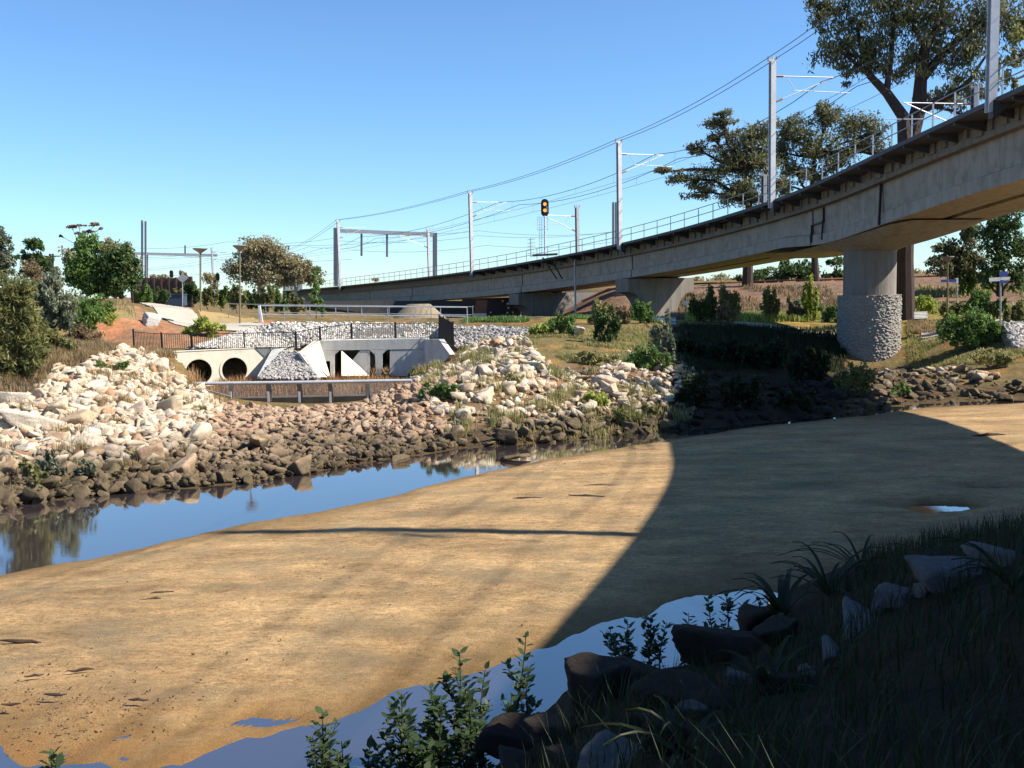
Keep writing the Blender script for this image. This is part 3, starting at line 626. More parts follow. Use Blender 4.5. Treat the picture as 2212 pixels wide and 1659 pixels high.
# singled-out stones of the photo
def bp(x, y, wpx, dz=0.0):
    p = hit(x, y, 14); return p, wpx/F*p[1]/2
for x, y, w, mt, lb, sc in [(1250,724,44,m_rock,'large flat white rock on the grass above the right mound',(1.2,.8,.7)),(1262,862,55,m_rock,'pale boulder with flat top in the middle of the right mound',(1,1,.9)),
    (1285,935,62,m_rock_b,'wedge shaped brown slab lying at the waterline below the mound',(1.3,.7,.5)),(1000,905,40,m_rock,'yellow rounded boulder low on the right mound',(1,1,1)),
    (30,875,70,m_rock,'big white boulder at the left picture edge',(1.1,1,.8)),(75,930,110,m_rock,'long slanting white slab near the left picture edge',(1.2,.7,.6)),
    (165,925,95,m_rock,'broad white boulder under the rusty red one',(1.1,.8,.8)),(130,905,60,m_rock,'cream boulder with a rusty face on the left bank',(1,.8,.9)),
    (325,1000,75,m_rock_b,'dark pointed boulder at the left waterline',(1,.9,1)),(395,1030,80,m_rock_b,'rounded mossy boulder touching the water on the left',(1.1,1,.8)),(560,975,85,m_rock,'pale block of stone in the middle of the rock ramp',(1.2,.8,.8)),(860,1000,50,m_rock_b,'blunt brown boulder touching the water at the ramp end',(1.2,.8,.7)),
    (1115,995,55,m_rock_b,'low brown rock standing in the channel edge',(1.4,.7,.5)),(1840,858,30,m_rock,'white topped rock beside the bush under the pier',(1,1,1.1)),(1150,795,40,m_rock,'upright pale rock at the crown of the right mound',(1,.8,1.2))]:
    p, s = bp(x, y, w); boulder(p+np.array([0, 0, s*0.3]), s, mt, lb, sc=sc, rot=(random.uniform(-.3, .3), random.uniform(-.3, .3), random.uniform(0, 6)))
p = at(330, 668, 62); boulder((p[0], p[1], g1(p[0], p[1])+0.3), 0.75, m_gab_g, 'single grey rock beside the pale path on the left hill')
# near bank stones
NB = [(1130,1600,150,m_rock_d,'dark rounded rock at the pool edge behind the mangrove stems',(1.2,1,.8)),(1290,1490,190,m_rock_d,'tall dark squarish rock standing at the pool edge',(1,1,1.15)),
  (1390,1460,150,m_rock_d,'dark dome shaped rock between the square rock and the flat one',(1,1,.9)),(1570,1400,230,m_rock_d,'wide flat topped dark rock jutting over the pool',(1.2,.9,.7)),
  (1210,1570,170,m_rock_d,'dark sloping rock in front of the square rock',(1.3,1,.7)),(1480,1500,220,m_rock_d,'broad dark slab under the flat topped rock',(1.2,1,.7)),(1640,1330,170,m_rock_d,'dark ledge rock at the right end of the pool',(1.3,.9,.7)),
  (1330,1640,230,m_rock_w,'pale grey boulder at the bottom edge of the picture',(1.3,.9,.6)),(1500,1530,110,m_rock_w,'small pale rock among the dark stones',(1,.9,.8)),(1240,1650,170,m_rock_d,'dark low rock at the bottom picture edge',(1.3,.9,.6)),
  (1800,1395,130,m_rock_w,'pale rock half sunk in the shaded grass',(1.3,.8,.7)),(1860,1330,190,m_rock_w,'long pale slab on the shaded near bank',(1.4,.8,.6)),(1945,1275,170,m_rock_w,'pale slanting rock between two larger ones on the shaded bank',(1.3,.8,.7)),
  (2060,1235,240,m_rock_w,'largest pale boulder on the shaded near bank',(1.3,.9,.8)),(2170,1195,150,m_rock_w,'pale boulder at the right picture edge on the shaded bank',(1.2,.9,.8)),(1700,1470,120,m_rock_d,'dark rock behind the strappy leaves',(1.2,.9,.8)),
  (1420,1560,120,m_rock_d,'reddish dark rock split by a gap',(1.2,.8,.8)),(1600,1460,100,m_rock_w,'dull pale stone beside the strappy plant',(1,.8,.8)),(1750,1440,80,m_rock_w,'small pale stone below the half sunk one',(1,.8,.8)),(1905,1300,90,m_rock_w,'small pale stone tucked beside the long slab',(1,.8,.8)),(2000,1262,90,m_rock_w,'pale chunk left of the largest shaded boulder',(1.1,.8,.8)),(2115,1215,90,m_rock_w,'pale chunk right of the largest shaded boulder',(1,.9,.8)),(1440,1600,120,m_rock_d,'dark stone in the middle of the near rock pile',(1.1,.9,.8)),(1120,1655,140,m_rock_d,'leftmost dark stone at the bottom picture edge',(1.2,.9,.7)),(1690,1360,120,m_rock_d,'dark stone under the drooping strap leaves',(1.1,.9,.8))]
for x, y, w, mt, lb, sc in NB:
    p = hit(x, y+28, 3); s = w/F*p[1]/2*(.78 if mt is m_rock_w else 1.0); boulder(p+np.array([0, 0.1, s*0.12]), s, mt, lb, 'stones on the near bank', sc=sc, rot=(random.uniform(-.2, .2), random.uniform(-.2, .2), random.uniform(0, 6)), name='rock', cat='rock')
# ------------------------------------------------------------------ driftwood and wrack on the sand
m_wood = simple('wet_driftwood', (0.05, 0.035, 0.025), (0.09, 0.06, 0.04), 9, 0.9, bmp=0.5)
for k, (x, y, L, lb) in enumerate([(45,1392,.55,'crooked dark branch on the sand at the left picture edge'),(348,1287,.35,'dark driftwood lump on the middle of the sand bar'),(325,1300,.3,'thin twig under the driftwood lump'),(175,1455,.28,'short dark stick on the lower left sand'),
     (1267,1076,.75,'dark flat log end on the far sand near the bridge shadow'),(1140,1080,.6,'thin dark stick on the far sand left of the log end'),(1300,1053,.8,'long thin twig behind the log end on the far sand'),(2135,943,1.0,'dark log in the shaded sand near the far bank'),(75,1468,.2,'small twig left of the short stick on the lower sand'),(120,1510,.25,'dark scrap of bark low on the left sand'),(25,1530,.2,'bark crumb near the orange algae'),(300,1520,.22,'forked twig beside the orange algae')]):
    p = on(x, y, 0.13); a = random.uniform(-.35, .35)
    q = [np.array([p[0]+(u-.5)*L*math.cos(a)*1.3, p[1]+(u-.5)*L*math.sin(a)+random.uniform(-.02, .02), 0.17+random.uniform(0, .03)]) for u in (0, .25, .5, .75, 1)]
    o = MB().tube(q, [.008, .03*L+.01, .05*L+.01, .035*L+.008, .006], 6).build('driftwood', m_wood); tag(o, lb, 'driftwood', 'driftwood on the sand bar')

P_ = np.concatenate([on(x, y, .12)[None, :]+RNG.normal(size=(n, 3))*[sx_, sy_, 0] for x, y, n, sx_, sy_ in [(120,1450,60,.5,.5),(250,1520,70,.6,.25),(80,1530,60,.5,.3),(420,1440,25,.8,.5),(600,1300,25,1.5,.8),(900,1250,25,2,1),(1150,1080,60,1.4,.7),(1250,1000,60,2.4,.7),(300,1290,25,.5,.5),(200,1580,60,.6,.15),(1000,1110,40,2.5,.8)]])
P_[:, 2] = 0.15; v_, f_ = SMALL[0]; tag(stuffrocks('wrack', P_, RNG.uniform(.006, .022, len(P_)), m_wood, RNG), 'scattered dark bits of wrack and shell on the sand bar', 'debris', kind='stuff')
# ------------------------------------------------------------------ culverts, gabions, fences, weir
conc_c = concrete('pale_culvert_concrete', (0.72, 0.66, 0.52), 0.2, (0.5, 0.42, 0.28))
conc_b = concrete('grey_culvert_concrete', (0.56, 0.545, 0.50), 0.4, (0.3, 0.27, 0.22))
conc_p = concrete('path_concrete', (0.42, 0.38, 0.30), 0.05, (0.5, 0.42, 0.3))
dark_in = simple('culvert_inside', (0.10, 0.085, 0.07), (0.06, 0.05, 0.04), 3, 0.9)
# pipe culvert: headwall with two round mouths, facing slightly right of the camera
pc = thing('pipe_culvert', 'cream concrete headwall with two round pipe mouths left of the stone cone', 'culvert', at(500, 815, 56)); PO = tuple(pc.location)
HL = at(345, 762, 54.6); HR = at(592, 759.5, 57.5); zt = HL[2]; zb = 0.2
ax = HR-HL; ax[2] = 0; LL = np.linalg.norm(ax); ax /= LL; nb = np.array([-ax[1], ax[0], 0])   # nb points away from camera
def HW(u, z, k=0): return np.array([HL[0], HL[1], 0])+ax*u+nb*k+np.array([0, 0, z])
def uof(x):   # distance along wall for photo column x
    us = np.linspace(-2, LL+4, 400); pr = proj([HW(u, 1.0) for u in us])[:, 0]; return float(np.interp(x, pr, us))
c1, c2 = uof(430), uof(507); cz = at(507, 800, 56)[2]; rp = 0.72; cz = max(cz, 0.75)
print('culvert', zt, cz, LL, c1, c2)
mb = MB(); K = 24
def holewall(mb, u0, u1, cu):   # wall panel with round hole
    R = [HW(cu+rp*math.cos(2*math.pi*j/K), cz+rp*math.sin(2*math.pi*j/K)) for j in range(K)]; S_ = []
    for j in range(K):
        a = 2*math.pi*j/K; dx, dy = math.cos(a), math.sin(a); t1 = ((u1-cu) if dx > 0 else (cu-u0))/max(abs(dx), 1e-6); t2 = ((zt-cz) if dy > 0 else (cz-zb))/max(abs(dy), 1e-6)
        q = min(t1, t2); S_.append(HW(cu+dx*q, cz+dy*q))
    mb.add(R+S_, [(j, j+K, (j+1) % K+K, (j+1) % K) for j in range(K)])
    for cu_, cz_ in ((u0, zb), (u1, zb), (u0, zt), (u1, zt)):   # square off the corners
        an = [math.atan2(cz_-cz, cu_-cu) % (2*math.pi)]; j = int(an[0]/(2*math.pi)*K); mb.add([S_[j], HW(cu_, cz_), S_[(j+1) % K]], [(0, 1, 2)])
mid_ = (c1+c2)/2
holewall(mb, c1-0.85-0.0, mid_, c1); holewall(mb, mid_, c2+0.85, c2)
mb.hexa([HW(-0.8, -0.3), HW(c1-0.85, -0.3), HW(c1-0.85, -0.3, .3), HW(-0.8, -0.3, .3)], [HW(-0.8, zt), HW(c1-0.85, zt), HW(c1-0.85, zt, .3), HW(-0.8, zt, .3)])
mb.hexa([HW(c2+0.85, -0.3), HW(LL+1.2, -0.3), HW(LL+1.2, -0.3, .3), HW(c2+0.85, -0.3, .3)], [HW(c2+0.85, zt), HW(LL+1.2, zt), HW(LL+1.2, zt, .3), HW(c2+0.85, zt, .3)])
mb.hexa([HW(-0.8, zt+.003, -.03), HW(LL+1.2, zt+.003, -.03), HW(LL+1.2, zt+.003, .33), HW(-0.8, zt+.003, .33)], [HW(-0.8, zt+.05, -.03), HW(LL+1.2, zt+.05, -.03), HW(LL+1.2, zt+.05, .33), HW(-0.8, zt+.05, .33)])
mb.build('headwall', conc_c, pc, PO)
for cu in (c1, c2):
    pi_ = MB(); n = K
    for k_, ra in ((0.0, rp), (5.0, rp), ): 
        pi_.v += [tuple(HW(cu+ra*math.cos(2*math.pi*j/n), cz+ra*math.sin(2*math.pi*j/n), k_)) for j in range(n)]
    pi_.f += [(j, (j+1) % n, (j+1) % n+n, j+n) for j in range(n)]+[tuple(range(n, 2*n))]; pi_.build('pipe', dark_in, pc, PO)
    rg = MB(); a_ = [HW(cu+q*math.cos(2*math.pi*j/n), cz+q*math.sin(2*math.pi*j/n), -.035) for q in (rp, rp+.13) for j in range(n)]; b_ = [HW(cu+q*math.cos(2*math.pi*j/n), cz+q*math.sin(2*math.pi*j/n), .0) for q in (rp, rp+.13) for j in range(n)]
    rg.add(a_+b_, [(j, (j+1) % n, (j+1) % n+n, j+n) for j in range(n)]+[(j+n, (j+1) % n+n, (j+1) % n+3*n, j+3*n) for j in range(n)]+[(j, j+2*n, (j+1) % n+2*n, (j+1) % n) for j in range(n)]); rg.build('pipe_collar', conc_c, pc, PO)
# right wing wall of the pipe culvert (faces left, in shade)
def slabq(name, quad, th, mat, parent, off, nrm):
    q = [np.array(p, float) for p in quad]; n = np.array(nrm, float); n /= np.linalg.norm(n); return MB().poly_prism(q, n*th).build(name, mat, parent, off)
a0 = HW(uof(600), zt+.02, -.02); 
w0 = at(655, 761, 55.2); w1 = at(560, 814, 53.0)
slabq('wing_wall', [HW(LL-0.05, -0.3, -.01), HW(LL-0.05, zt+.0, -.01), at(612, 761.5, 56.2), at(556, 813, 53.2), at(556, 834, 53.2)], 0.3, conc_b, pc, PO, (0.85, 0.4, 0))
# stone cone between the culverts
def conewall(name, lab, apexline, foot, mat, n=1400, s=0.1, cat='stone pitching'):
    """quad surface (top-left, top-right, foot-right, foot-left) studded with stones over a mortar bed"""
    A_, B_, D_, E_ = [np.array(q, float) for q in (*apexline, *foot)]
    o = MB().poly_prism([q+np.array([0, .22, -.12]) for q in (A_, B_, D_, E_)], (0, 0.35, -0.35)).build(name, simple(name+'_mortar', (0.42, 0.38, 0.32), (0.30, 0.27, 0.23), 6, 0.95), None)
    tag(o, lab, cat); u = RNG.uniform(size=(n, 2)); P = ((A_[None]*(1-u[:, :1])+B_[None]*u[:, :1])*(1-u[:, 1:])+(E_[None]*(1-u[:, :1])+D_[None]*u[:, :1])*u[:, 1:])
    st = stuffrocks('stones', P, RNG.uniform(s*.6, s*1.5, n), mat, RNG, parent=o); tag(st, kind='stuff'); return o
conewall('stone_pitching', 'grey stone pitched cone between the pipe mouths and the box culvert', (at(611, 760.5, 56.4), at(650, 762, 55.2)), (at(690, 818, 52.6), at(557, 818, 52.9)), m_gab_g, 1500, 0.125)
# box culvert
bc = thing('box_culvert', 'grey concrete box culvert with two chamfered openings and splayed wing walls', 'culvert', at(830, 815, 56)); BO = tuple(bc.location)
BL = at(690, 735, 56.5); BR = at(906, 733, 56.5); zt2 = BL[2]; d2 = 56.5
def BW(x, y, k=0.0): p = at(x, y, d2); return p+np.array([0, k, 0])
def bpan(mb, px, th=0.5): mb.poly_prism([BW(*q) for q in px], (0, th, 0))
mb = MB(); 
bpan(mb, [(690,736),(920,731),(920,754),(690,757)])                       # beam
bpan(mb, [(690,757.2),(723,757.2),(721,815),(714,815)])                    # left post
bpan(mb, [(809,756),(826,756),(825,812),(813,812)]) # centre post
bpan(mb, [(723,757.2),(733,757.2),(723,766)]); bpan(mb, [(799,756),(809,756),(809,766)]); bpan(mb, [(826,756),(836,755.6),(826,765)]); bpan(mb, [(700,780),(713,780),(714,815),(706,815)])
bpan(mb, [(914,754.5),(920,754.5),(920,815),(914,815)]); mb.build('headwall', conc_b, bc, BO)
# deeper bay walls
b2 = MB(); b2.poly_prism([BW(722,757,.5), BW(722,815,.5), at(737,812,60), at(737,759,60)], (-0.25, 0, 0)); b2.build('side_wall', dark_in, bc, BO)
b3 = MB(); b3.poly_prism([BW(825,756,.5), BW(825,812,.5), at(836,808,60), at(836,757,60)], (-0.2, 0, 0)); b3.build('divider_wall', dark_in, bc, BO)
slabq('splay_wall', [at(737.5, 758.5, 55.6), at(737.5, 812, 55.2), at(797, 812, 56.3)], 0.2, conc_c, bc, BO, (0, 1, 0))
slabq('back_wall', [at(736, 754, 60.4), at(830, 754, 60.4), at(830, 812, 60.4), at(736, 812, 60.4)], 0.2, conc_b, bc, BO, (0, 1, 0))
slabq('roof_slab', [BW(690,754,.52), BW(690,737,.52), BW(920,732,.52), BW(920,752,.52)], 3.6, conc_b, bc, BO, (0, 1, 0))
slabq('bay_wall', [BW(842,757,.02), BW(914,755,.02), BW(914,812,.02), BW(842,812,.02)], 0.2, conc_b, bc, BO, (0, 1, 0))
slabq('bay_wall', [BW(799,757,.03), BW(778,757,.03), BW(757,783,.03), BW(790,812,.03), BW(799,812,.03)], 0.2, conc_b, bc, BO, (0, 1, 0))
# splayed wing walls
slabq('wing_wall', [BW(690,736,-.01), BW(714,815,-.01), at(686,814,53.0), at(648,763,54.6), at(684,735.5,56.0)], 0.25, conc_c, bc, BO, (-0.75, 0.6, 0.0))
slabq('wing_wall', [BW(917,733,-.02), BW(917,812,-.02), at(936,812,54.6), at(972,766,52.6), at(948,733,53.8)], 0.3, conc_b, bc, BO, (0.9, 0.35, 0))
# gabions
gw = MB()
def gabion(name, lab, quads, mat, n, s=0.13, cat='gabion wall', depth=(0, 0.9, 0)):
    o = MB(); 
    for q in quads: o.poly_prism(q, depth)
    ob = o.build(name, simple(name+'_core', (0.20, 0.19, 0.17), (0.12, 0.11, 0.10), 8, 0.95)); tag(ob, lab, cat)
    ar = [np.linalg.norm(np.cross(q[1]-q[0], q[3]-q[0]))+np.linalg.norm(np.cross(q[1]-q[2], q[3]-q[2])) for q in quads]; tot = sum(ar); Ps = []
    for q, a in zip(quads, ar):
        m_ = int(n*a/tot); u = RNG.uniform(size=(m_, 2)); Ps.append((q[0][None]*(1-u[:, :1])+q[1][None]*u[:, :1])*(1-u[:, 1:])+(q[3][None]*(1-u[:, :1])+q[2][None]*u[:, :1])*u[:, 1:])
    P = np.concatenate(Ps); tag(stuffrocks('stones', P, RNG.uniform(s*.6, s*1.4, len(P)), mat, RNG, parent=ob), kind='stuff'); return ob
q1 = [at(600,697,61.5), at(950,700,60), at(950,734,59), at(690,735,59)]
q2 = [at(545,708,62), at(600,697,61.5), at(690,735,59), at(640,752,58.6)]
q3 = [at(545,708,62), at(640,752,58.6), at(400,754,56.4), at(470,732,60)]
gabion('gabion_wall', 'pale stone gabion wall running behind the black fence above the culverts', [q1], m_gab, 2600)
gabion('gabion_slope', 'pale stone gabion mattress sloping down left behind the pipe headwall', [q2, q3], m_gab, 2400, cat='gabion mattress')
gabion('gabion_wall', 'grey stone gabion wall right of the box culvert under the path', [[at(952,702,59), at(1140,714,56), at(1140,730,55.4), at(985,752,56)], [at(1040,703,58.8), at(1140,710,56.4), at(1140,722,56), at(1040,735,56)]], m_gab_g, 1500)
gabion('gabion_wall', 'stack of rough grey stone gabions at the right picture edge', [[at(2168,699,57), at(2300,695,57), at(2300,770,53), at(2190,752,54)]], m_gab_g, 700, 0.2)
# paths
def strip(name, px, mat, z=0.05, n=40):
    """ribbon draped on the ground between two edge lines (far edge, near edge) given by photo position and depth"""
    A_, B_ = px; 
    def rs(L):
        L = np.array([at(*q)[:2] for q in L]); d = np.r_[0, np.cumsum(np.linalg.norm(np.diff(L, axis=0), axis=1))]; u = np.linspace(0, d[-1], n); return np.stack([np.interp(u, d, L[:, 0]), np.interp(u, d, L[:, 1])], -1)
    a, b_ = rs(A_), rs(B_); rows = []
    for v in np.linspace(0, 1, 8): q = a*(1-v)+b_*v; rows.append(np.c_[q, gz(q[:, 0], q[:, 1])+z])
    vs = np.concatenate(rows); fs = [(r*n+i, r*n+i+1, (r+1)*n+i+1, (r+1)*n+i) for r in range(7) for i in range(n-1)]
    return tag(meshobj(name, vs, fs, mat, smooth=True), kind='structure')
strip('path', ([(300,655,80),(355,655,80),(405,665,75),(427,680,69)], [(312,662,76),(345,688,66),(390,696,63),(430,697,62.3)]), conc_p, 0.05)
strip('footpath', ([(428,680,68),(440,690,65.2),(560,694,64.5),(960,699,63.2),(1142,708,58)], [(428,695,62.6),(470,697,62),(600,700,61.6),(950,704,60.3),(1140,716,56)]), conc_p, 0.07)
strip('gravel_path', ([(1480,696,65),(1830,693,64.5)], [(1480,701,62.4),(1830,698,62.2)]), conc_p, 0.05)
strip('gravel_path_right', ([(1990,695,62.5),(2300,690,61)], [(1990,700,60.2),(2300,696,58.8)]), conc_p, 0.05)
strip('lawn', ([(427,674,73),(470,676,73),(548,686,69)], [(442,690,65.4),(500,692,65),(560,693,64.7)]), simple('dry_lawn', (0.36, 0.25, 0.10), (0.26, 0.19, 0.08), 3, 0.95, fine=18), 0.04)
# black pool fence
def picket_fence(lab, line, h, every=2.4, gap=0.11, mat=black, wp=0.022):
    fo = thing('picket_fence', lab, 'fence', line[0]); O = tuple(fo.location)
    for a, b_ in zip(line[:-1], line[1:]):
        a = np.array(a, float); b_ = np.array(b_, float); L = np.linalg.norm((b_-a)[:2]); n = max(1, round(L/every)); mb = MB(); pk = MB()
        for zz in (h-0.04, 0.1): mb.bar(a+[0, 0, zz], b_+[0, 0, zz], 0.04)
        k = int(L/gap)
        for j in range(k): q = a+(b_-a)*(j+.5)/k; pk.bar(q+[0, 0, .08], q+[0, 0, h-.02], wp)
        mb.v_off = 0; r = mb.build('rail', mat, fo, O); pk.build('pickets', mat, r, O)
        for j in range(n): q = a+(b_-a)*j/n; MB().bar(q+[0, 0, -.2], q+[0, 0, h+.06], 0.075).build('post', mat, fo, O)
    q = np.array(line[-1]); MB().bar(q+[0, 0, -.2], q+[0, 0, h+.06], 0.075).build('post', mat, fo, O)
picket_fence('long black picket fence with dark mesh along the top of the culverts', [at(222,752,52.5), at(290,752,53.5), at(232,756,52)][::-1][1:2]+[at(290,754,54), at(350,757,56), at(415,757.5,56.5), at(640,753,57.3), at(692,742,58.2), at(760,734.5,58), at(950,733,57.5)], 1.0)
picket_fence('short black picket fence turning down beside the right wing wall', [at(950,734,57.4), at(980,753,53.5)], 1.45, 1.3, 0.10)
picket_fence('low black picket fence panel half hidden in dry grass left of the culverts', [at(152,752,51), at(195,752,51.5)], 0.8, 1.2)
shade = simple('fence_mesh_cloth', (0.045, 0.035, 0.028), (0.07, 0.055, 0.04), 5, 0.95)
# metal handrail of the footbridge
def handrail(lab, line, h, every, mat, r=0.03, mids=(0.5,), name='handrail', cat='railing', groups=None):
    fo = thing(name, lab, cat, line[0]); O = tuple(fo.location); mb = MB()
    for f_ in (1.0,)+tuple(mids): mb.tube([np.array(q, float)+[0, 0, h*f_] for q in line], r, 6)
    mb.build('rail', mat, fo, O)
    for a, b_ in zip(line[:-1], line[1:]):
        a = np.array(a, float); b_ = np.array(b_, float); L = np.linalg.norm(b_-a); n = max(1, round(L/every))
        for j in range(n): q = a+(b_-a)*j/n; MB().bar(q, q+[0, 0, h], r*1.6).build('post', mat, fo, O)
    q = np.array(line[-1], float); MB().bar(q, q+[0, 0, h], r*1.6).build('post', mat, fo, O)
handrail('near side grey metal footbridge railing above the gabion wall', [at(560,697.5,63.5), at(1010,702,62)], 1.12, 1.75, galv_l, 0.033)
handrail('far side grey metal footbridge railing seen behind the near one', [at(494,690,70), at(575,692,69), at(1022,697.5,68)], 1.12, 2.9, galv, 0.03)
wr = MB().bar(at(566,697,63.3), at(560,660,63.3), 0.14, 0.14).build('slanted_panel', simple('white_panel', (0.75, 0.75, 0.74), rough=0.5)); tag(wr, 'slanted white end post of the footbridge railing', 'post')
# weir screen
wf = thing('weir_screen', 'low weir screen of mesh panels under a long pale pipe rail across the rock ramp', 'weir', at(640, 862, 44)); WO = tuple(wf.location)
a_, b_ = at(400, 829, 44.6), at(890, 822, 44.2)
MB().tube([a_, at(640,826,44.4), b_], 0.075, 8).build('pipe_rail', galv_l, wf, WO)
wst = simple('weathered_post', (0.24, 0.20, 0.15), (0.15, 0.12, 0.09), 4, 0.8)
for x in (498, 579, 646, 713, 794):
    p = at(x, 828, 44.4); zb_ = at(x, 862, 44.4)[2]; po_ = MB().bar((p[0], p[1]+.1, zb_-.1), (p[0], p[1]+.1, p[2]), 0.20, 0.14).build('post', wst, wf, WO)
    MB().bar((p[0], p[1]-.08, zb_-.15), (p[0], p[1]-.08, zb_+0.35), 0.09, 0.05).build('post_shoe', galv_l, po_, WO)
msh = MB(); zz0, zz1 = at(640, 853, 44.4)[2], at(640, 828, 44.4)[2]
x0_, x1_ = at(470, 840, 44.4)[0], at(850, 840, 44.4)[0]
for k in range(8): z = zz0+(zz1-zz0)*k/7.5; msh.bar((x0_, 44.5, z), (x1_, 44.5, z), 0.018)
for x in np.arange(x0_, x1_, 0.16): msh.bar((x, 44.5, zz0), (x, 44.5, zz1), 0.012)
msh.build('wire_mesh', galv, wf, WO)
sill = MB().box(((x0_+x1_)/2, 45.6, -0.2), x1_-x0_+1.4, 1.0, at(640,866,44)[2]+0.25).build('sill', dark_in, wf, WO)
for (p, q, lb) in (((400,830),(500,858),''), ((890,823),(800,858),'')):
    A_, B_ = at(*p, 44.6), at(*q, 43.6); MB().bar(A_, B_, 0.06).bar(A_-[0, 0, .12], B_-[0, 0, .05], 0.04).build('side_cable', galv, wf, WO)
# ------------------------------------------------------------------ masts, wires, signals, lamps, signs
glass_w = simple('porcelain_brown', (0.35, 0.20, 0.13), rough=0.3)
MAST_H = {}
def Hbeam(mb, p, q, w, th=0.03):
    p = np.array(p, float); q = np.array(q, float); o = np.array([w/2, 0, 0])
    mb.bar(p-o, q-o, w, th, up=(1, 0, 0)) if False else None
    mb.bar(p, q, w*0.86, 0.05); mb.bar(p+[0, -w*.5, 0], q+[0, -w*.5, 0], w, 0.05); mb.bar(p+[0, w*.5, 0], q+[0, w*.5, 0], w, 0.05)
def mast(px, n, h, label, arms=True, drop=0.55, mat=galv_l, s=None, ground=False):
    s = find_s(px, n) if s is None else s; base = V(s, n, -drop)
    if ground: base[2] = 4.4; h += 1.0
    sg = 1 if n < 4 else -1; t = thing('catenary_mast', label, 'mast', base, 'overhead line masts'); O = tuple(base); mb = MB(); top = V(s, n, h)
    T = eT(s); T3 = np.array([T[0], T[1], 0]); N3 = np.array([T[1], -T[0], 0])*sg; w = 0.34
    for k in (-1, 1): mb.bar(base+T3*k*w*.45, top+T3*k*w*.45, 0.045, w, up=T3) if False else mb.hexa([base+T3*k*w*.5-T3*k*.03*0+N3*a for a in (-w/2, w/2)]+[base+T3*k*(w*.5-.05)+N3*a for a in (w/2, -w/2)], [top+T3*k*w*.5+N3*a for a in (-w/2, w/2)]+[top+T3*k*(w*.5-.05)+N3*a for a in (w/2, -w/2)])
    mb.hexa([base+T3*a+N3*b_ for a, b_ in ((-w*.44, -.03), (w*.44, -.03), (w*.44, .03), (-w*.44, .03))], [top+T3*a+N3*b_ for a, b_ in ((-w*.44, -.03), (w*.44, -.03), (w*.44, .03), (-w*.44, .03))])
    mb.build('pole', mat, t, O)
    if not ground: MB().poly_prism([V(s, n, -.1)-T3*.2, V(s, n, -drop-.25)-T3*.2, V(s, n, -.1)-T3*.2+N3*1.1], T3*0.4).build('foot_bracket', steel_dk, t, O)
    MB().bar(top-N3*.35+[0, 0, .02], top+N3*.35+[0, 0, .02], 0.09).bar(top+[0, 0, 0], top+N3*.1+[0, 0, .3], 0.06).build('cross_head', mat, t, O)
    for k in (-.3, .3): MB().tube([top+N3*k, top+N3*k+[0, 0, .28]], [.06, .03], 6).build('insulator', glass_w, t, O)
    MAST_H[(round(s, 1), n)] = h
    if arms:
        P = lambda a, z: V(s, n, 0)+N3*a+np.array([0, 0, h-z])
        c = MB(); c.tube([P(.2, .95), P(4.5, .9)], .035, 6).tube([P(.2, 2.55), P(.6, 2.4), P(4.4, .92)], .035, 6).tube([P(1.0, .93), P(1.6, 1.75)], .022, 5); c.build('cantilever', galv_l, t, O)
        MB().tube([P(1.55, 1.8), P(5.6, 1.85)], .026, 5).build('registration_arm', galv_l, t, O)
        for q in ((.2, .95, .75, .94), (.22, 2.55, .7, 2.36)): MB().tube([P(q[0], q[1]), P(q[2], q[3])], .075, 7).build('insulator', glass_w, t, O)
    return s
def hpx(ytop, ybase, d): return (ybase-ytop)/F*d
sm = {}
for i, (px, h, lb) in enumerate([(None, 8.4, 'pale steel mast on the viaduct nearest the camera, its shadow lying across the sand'), (2143, 8.5, 'thick pale mast on the viaduct deck in front of the tall gum tree'), (1665, 8.7, 'pale mast with double bracket arm left of the tall gum tree crown'),
     (1336, 8.4, 'mast on the viaduct above the middle hammerhead pier'), (1020, 8.4, 'mast on the viaduct left of the twin orange signal'), (735, 9.8, 'mast on the near viaduct edge beside the portal frame')]):
    if px is None:
        sx_ = min(np.arange(20, 70, .25), key=lambda s: abs(V(s, 0)[1]-18.6)); sm[i] = mast(0, 0, h, lb, s=float(sx_))
    else: sm[i] = mast(px, -0.12, h, lb)
sl2 = {}
sm[6] = mast(631, 0, 6.5, 'slim mast in front of the pale gum trees beside the pale cabinets', drop=.3, s=find_s(631, 0, 160) if True else None, mat=galv)
sm[7] = mast(462, 0, 8.2, 'mast right of the street lamps standing on the far railway', ground=True, drop=1.5, s=find_s(462, 0, 190), mat=galv)
dkpole = simple('dark_galvanised_pole', (0.16, 0.17, 0.19), (0.22, 0.23, 0.25), 3, 0.5, 0.3, bmp=0)
fm = {}
fm[0] = mast(2097, WD+.1, 5.2, 'dark mast seen against the tall gum tree behind the far railing', mat=dkpole)
fm[1] = mast(1648, WD+.1, 4.6, 'dark mast behind the far railing left of the pale double bracket mast', mat=dkpole, arms=False)
fm[2] = mast(1247, WD+.1, 6.2, 'brown grey mast right of the twin orange signal, arms pointing left', mat=galv)
fm[3] = mast(927, WD+.1, 7.6, 'pale mast at the right end of the portal frame', mat=galv_l)
def hang(name, lab, pts, sag, r, group='overhead wires', mat=None, n=14):
    mb = MB(); P = []
    for a, b_ in zip(pts[:-1], pts[1:]):
        a = np.array(a, float); b_ = np.array(b_, float)
        for k in range(n): u = k/n; q = a+(b_-a)*u; q[2] -= sag*4*u*(1-u); P.append(q)
    P.append(np.array(pts[-1], float)); return tag(MB().tube(P, r, 5).build(name, mat or wire_m), lab, 'wire', group)
wire_m = simple('dull_copper_wire', (0.10, 0.09, 0.09), rough=0.6, bmp=0)
hs_ = {0: 8.4, 1: 8.5, 2: 8.7, 3: 8.4, 4: 8.4, 5: 9.8, 6: 6.8, 7: 8.2}
s_ext = [V(8, 0, 8.4)]
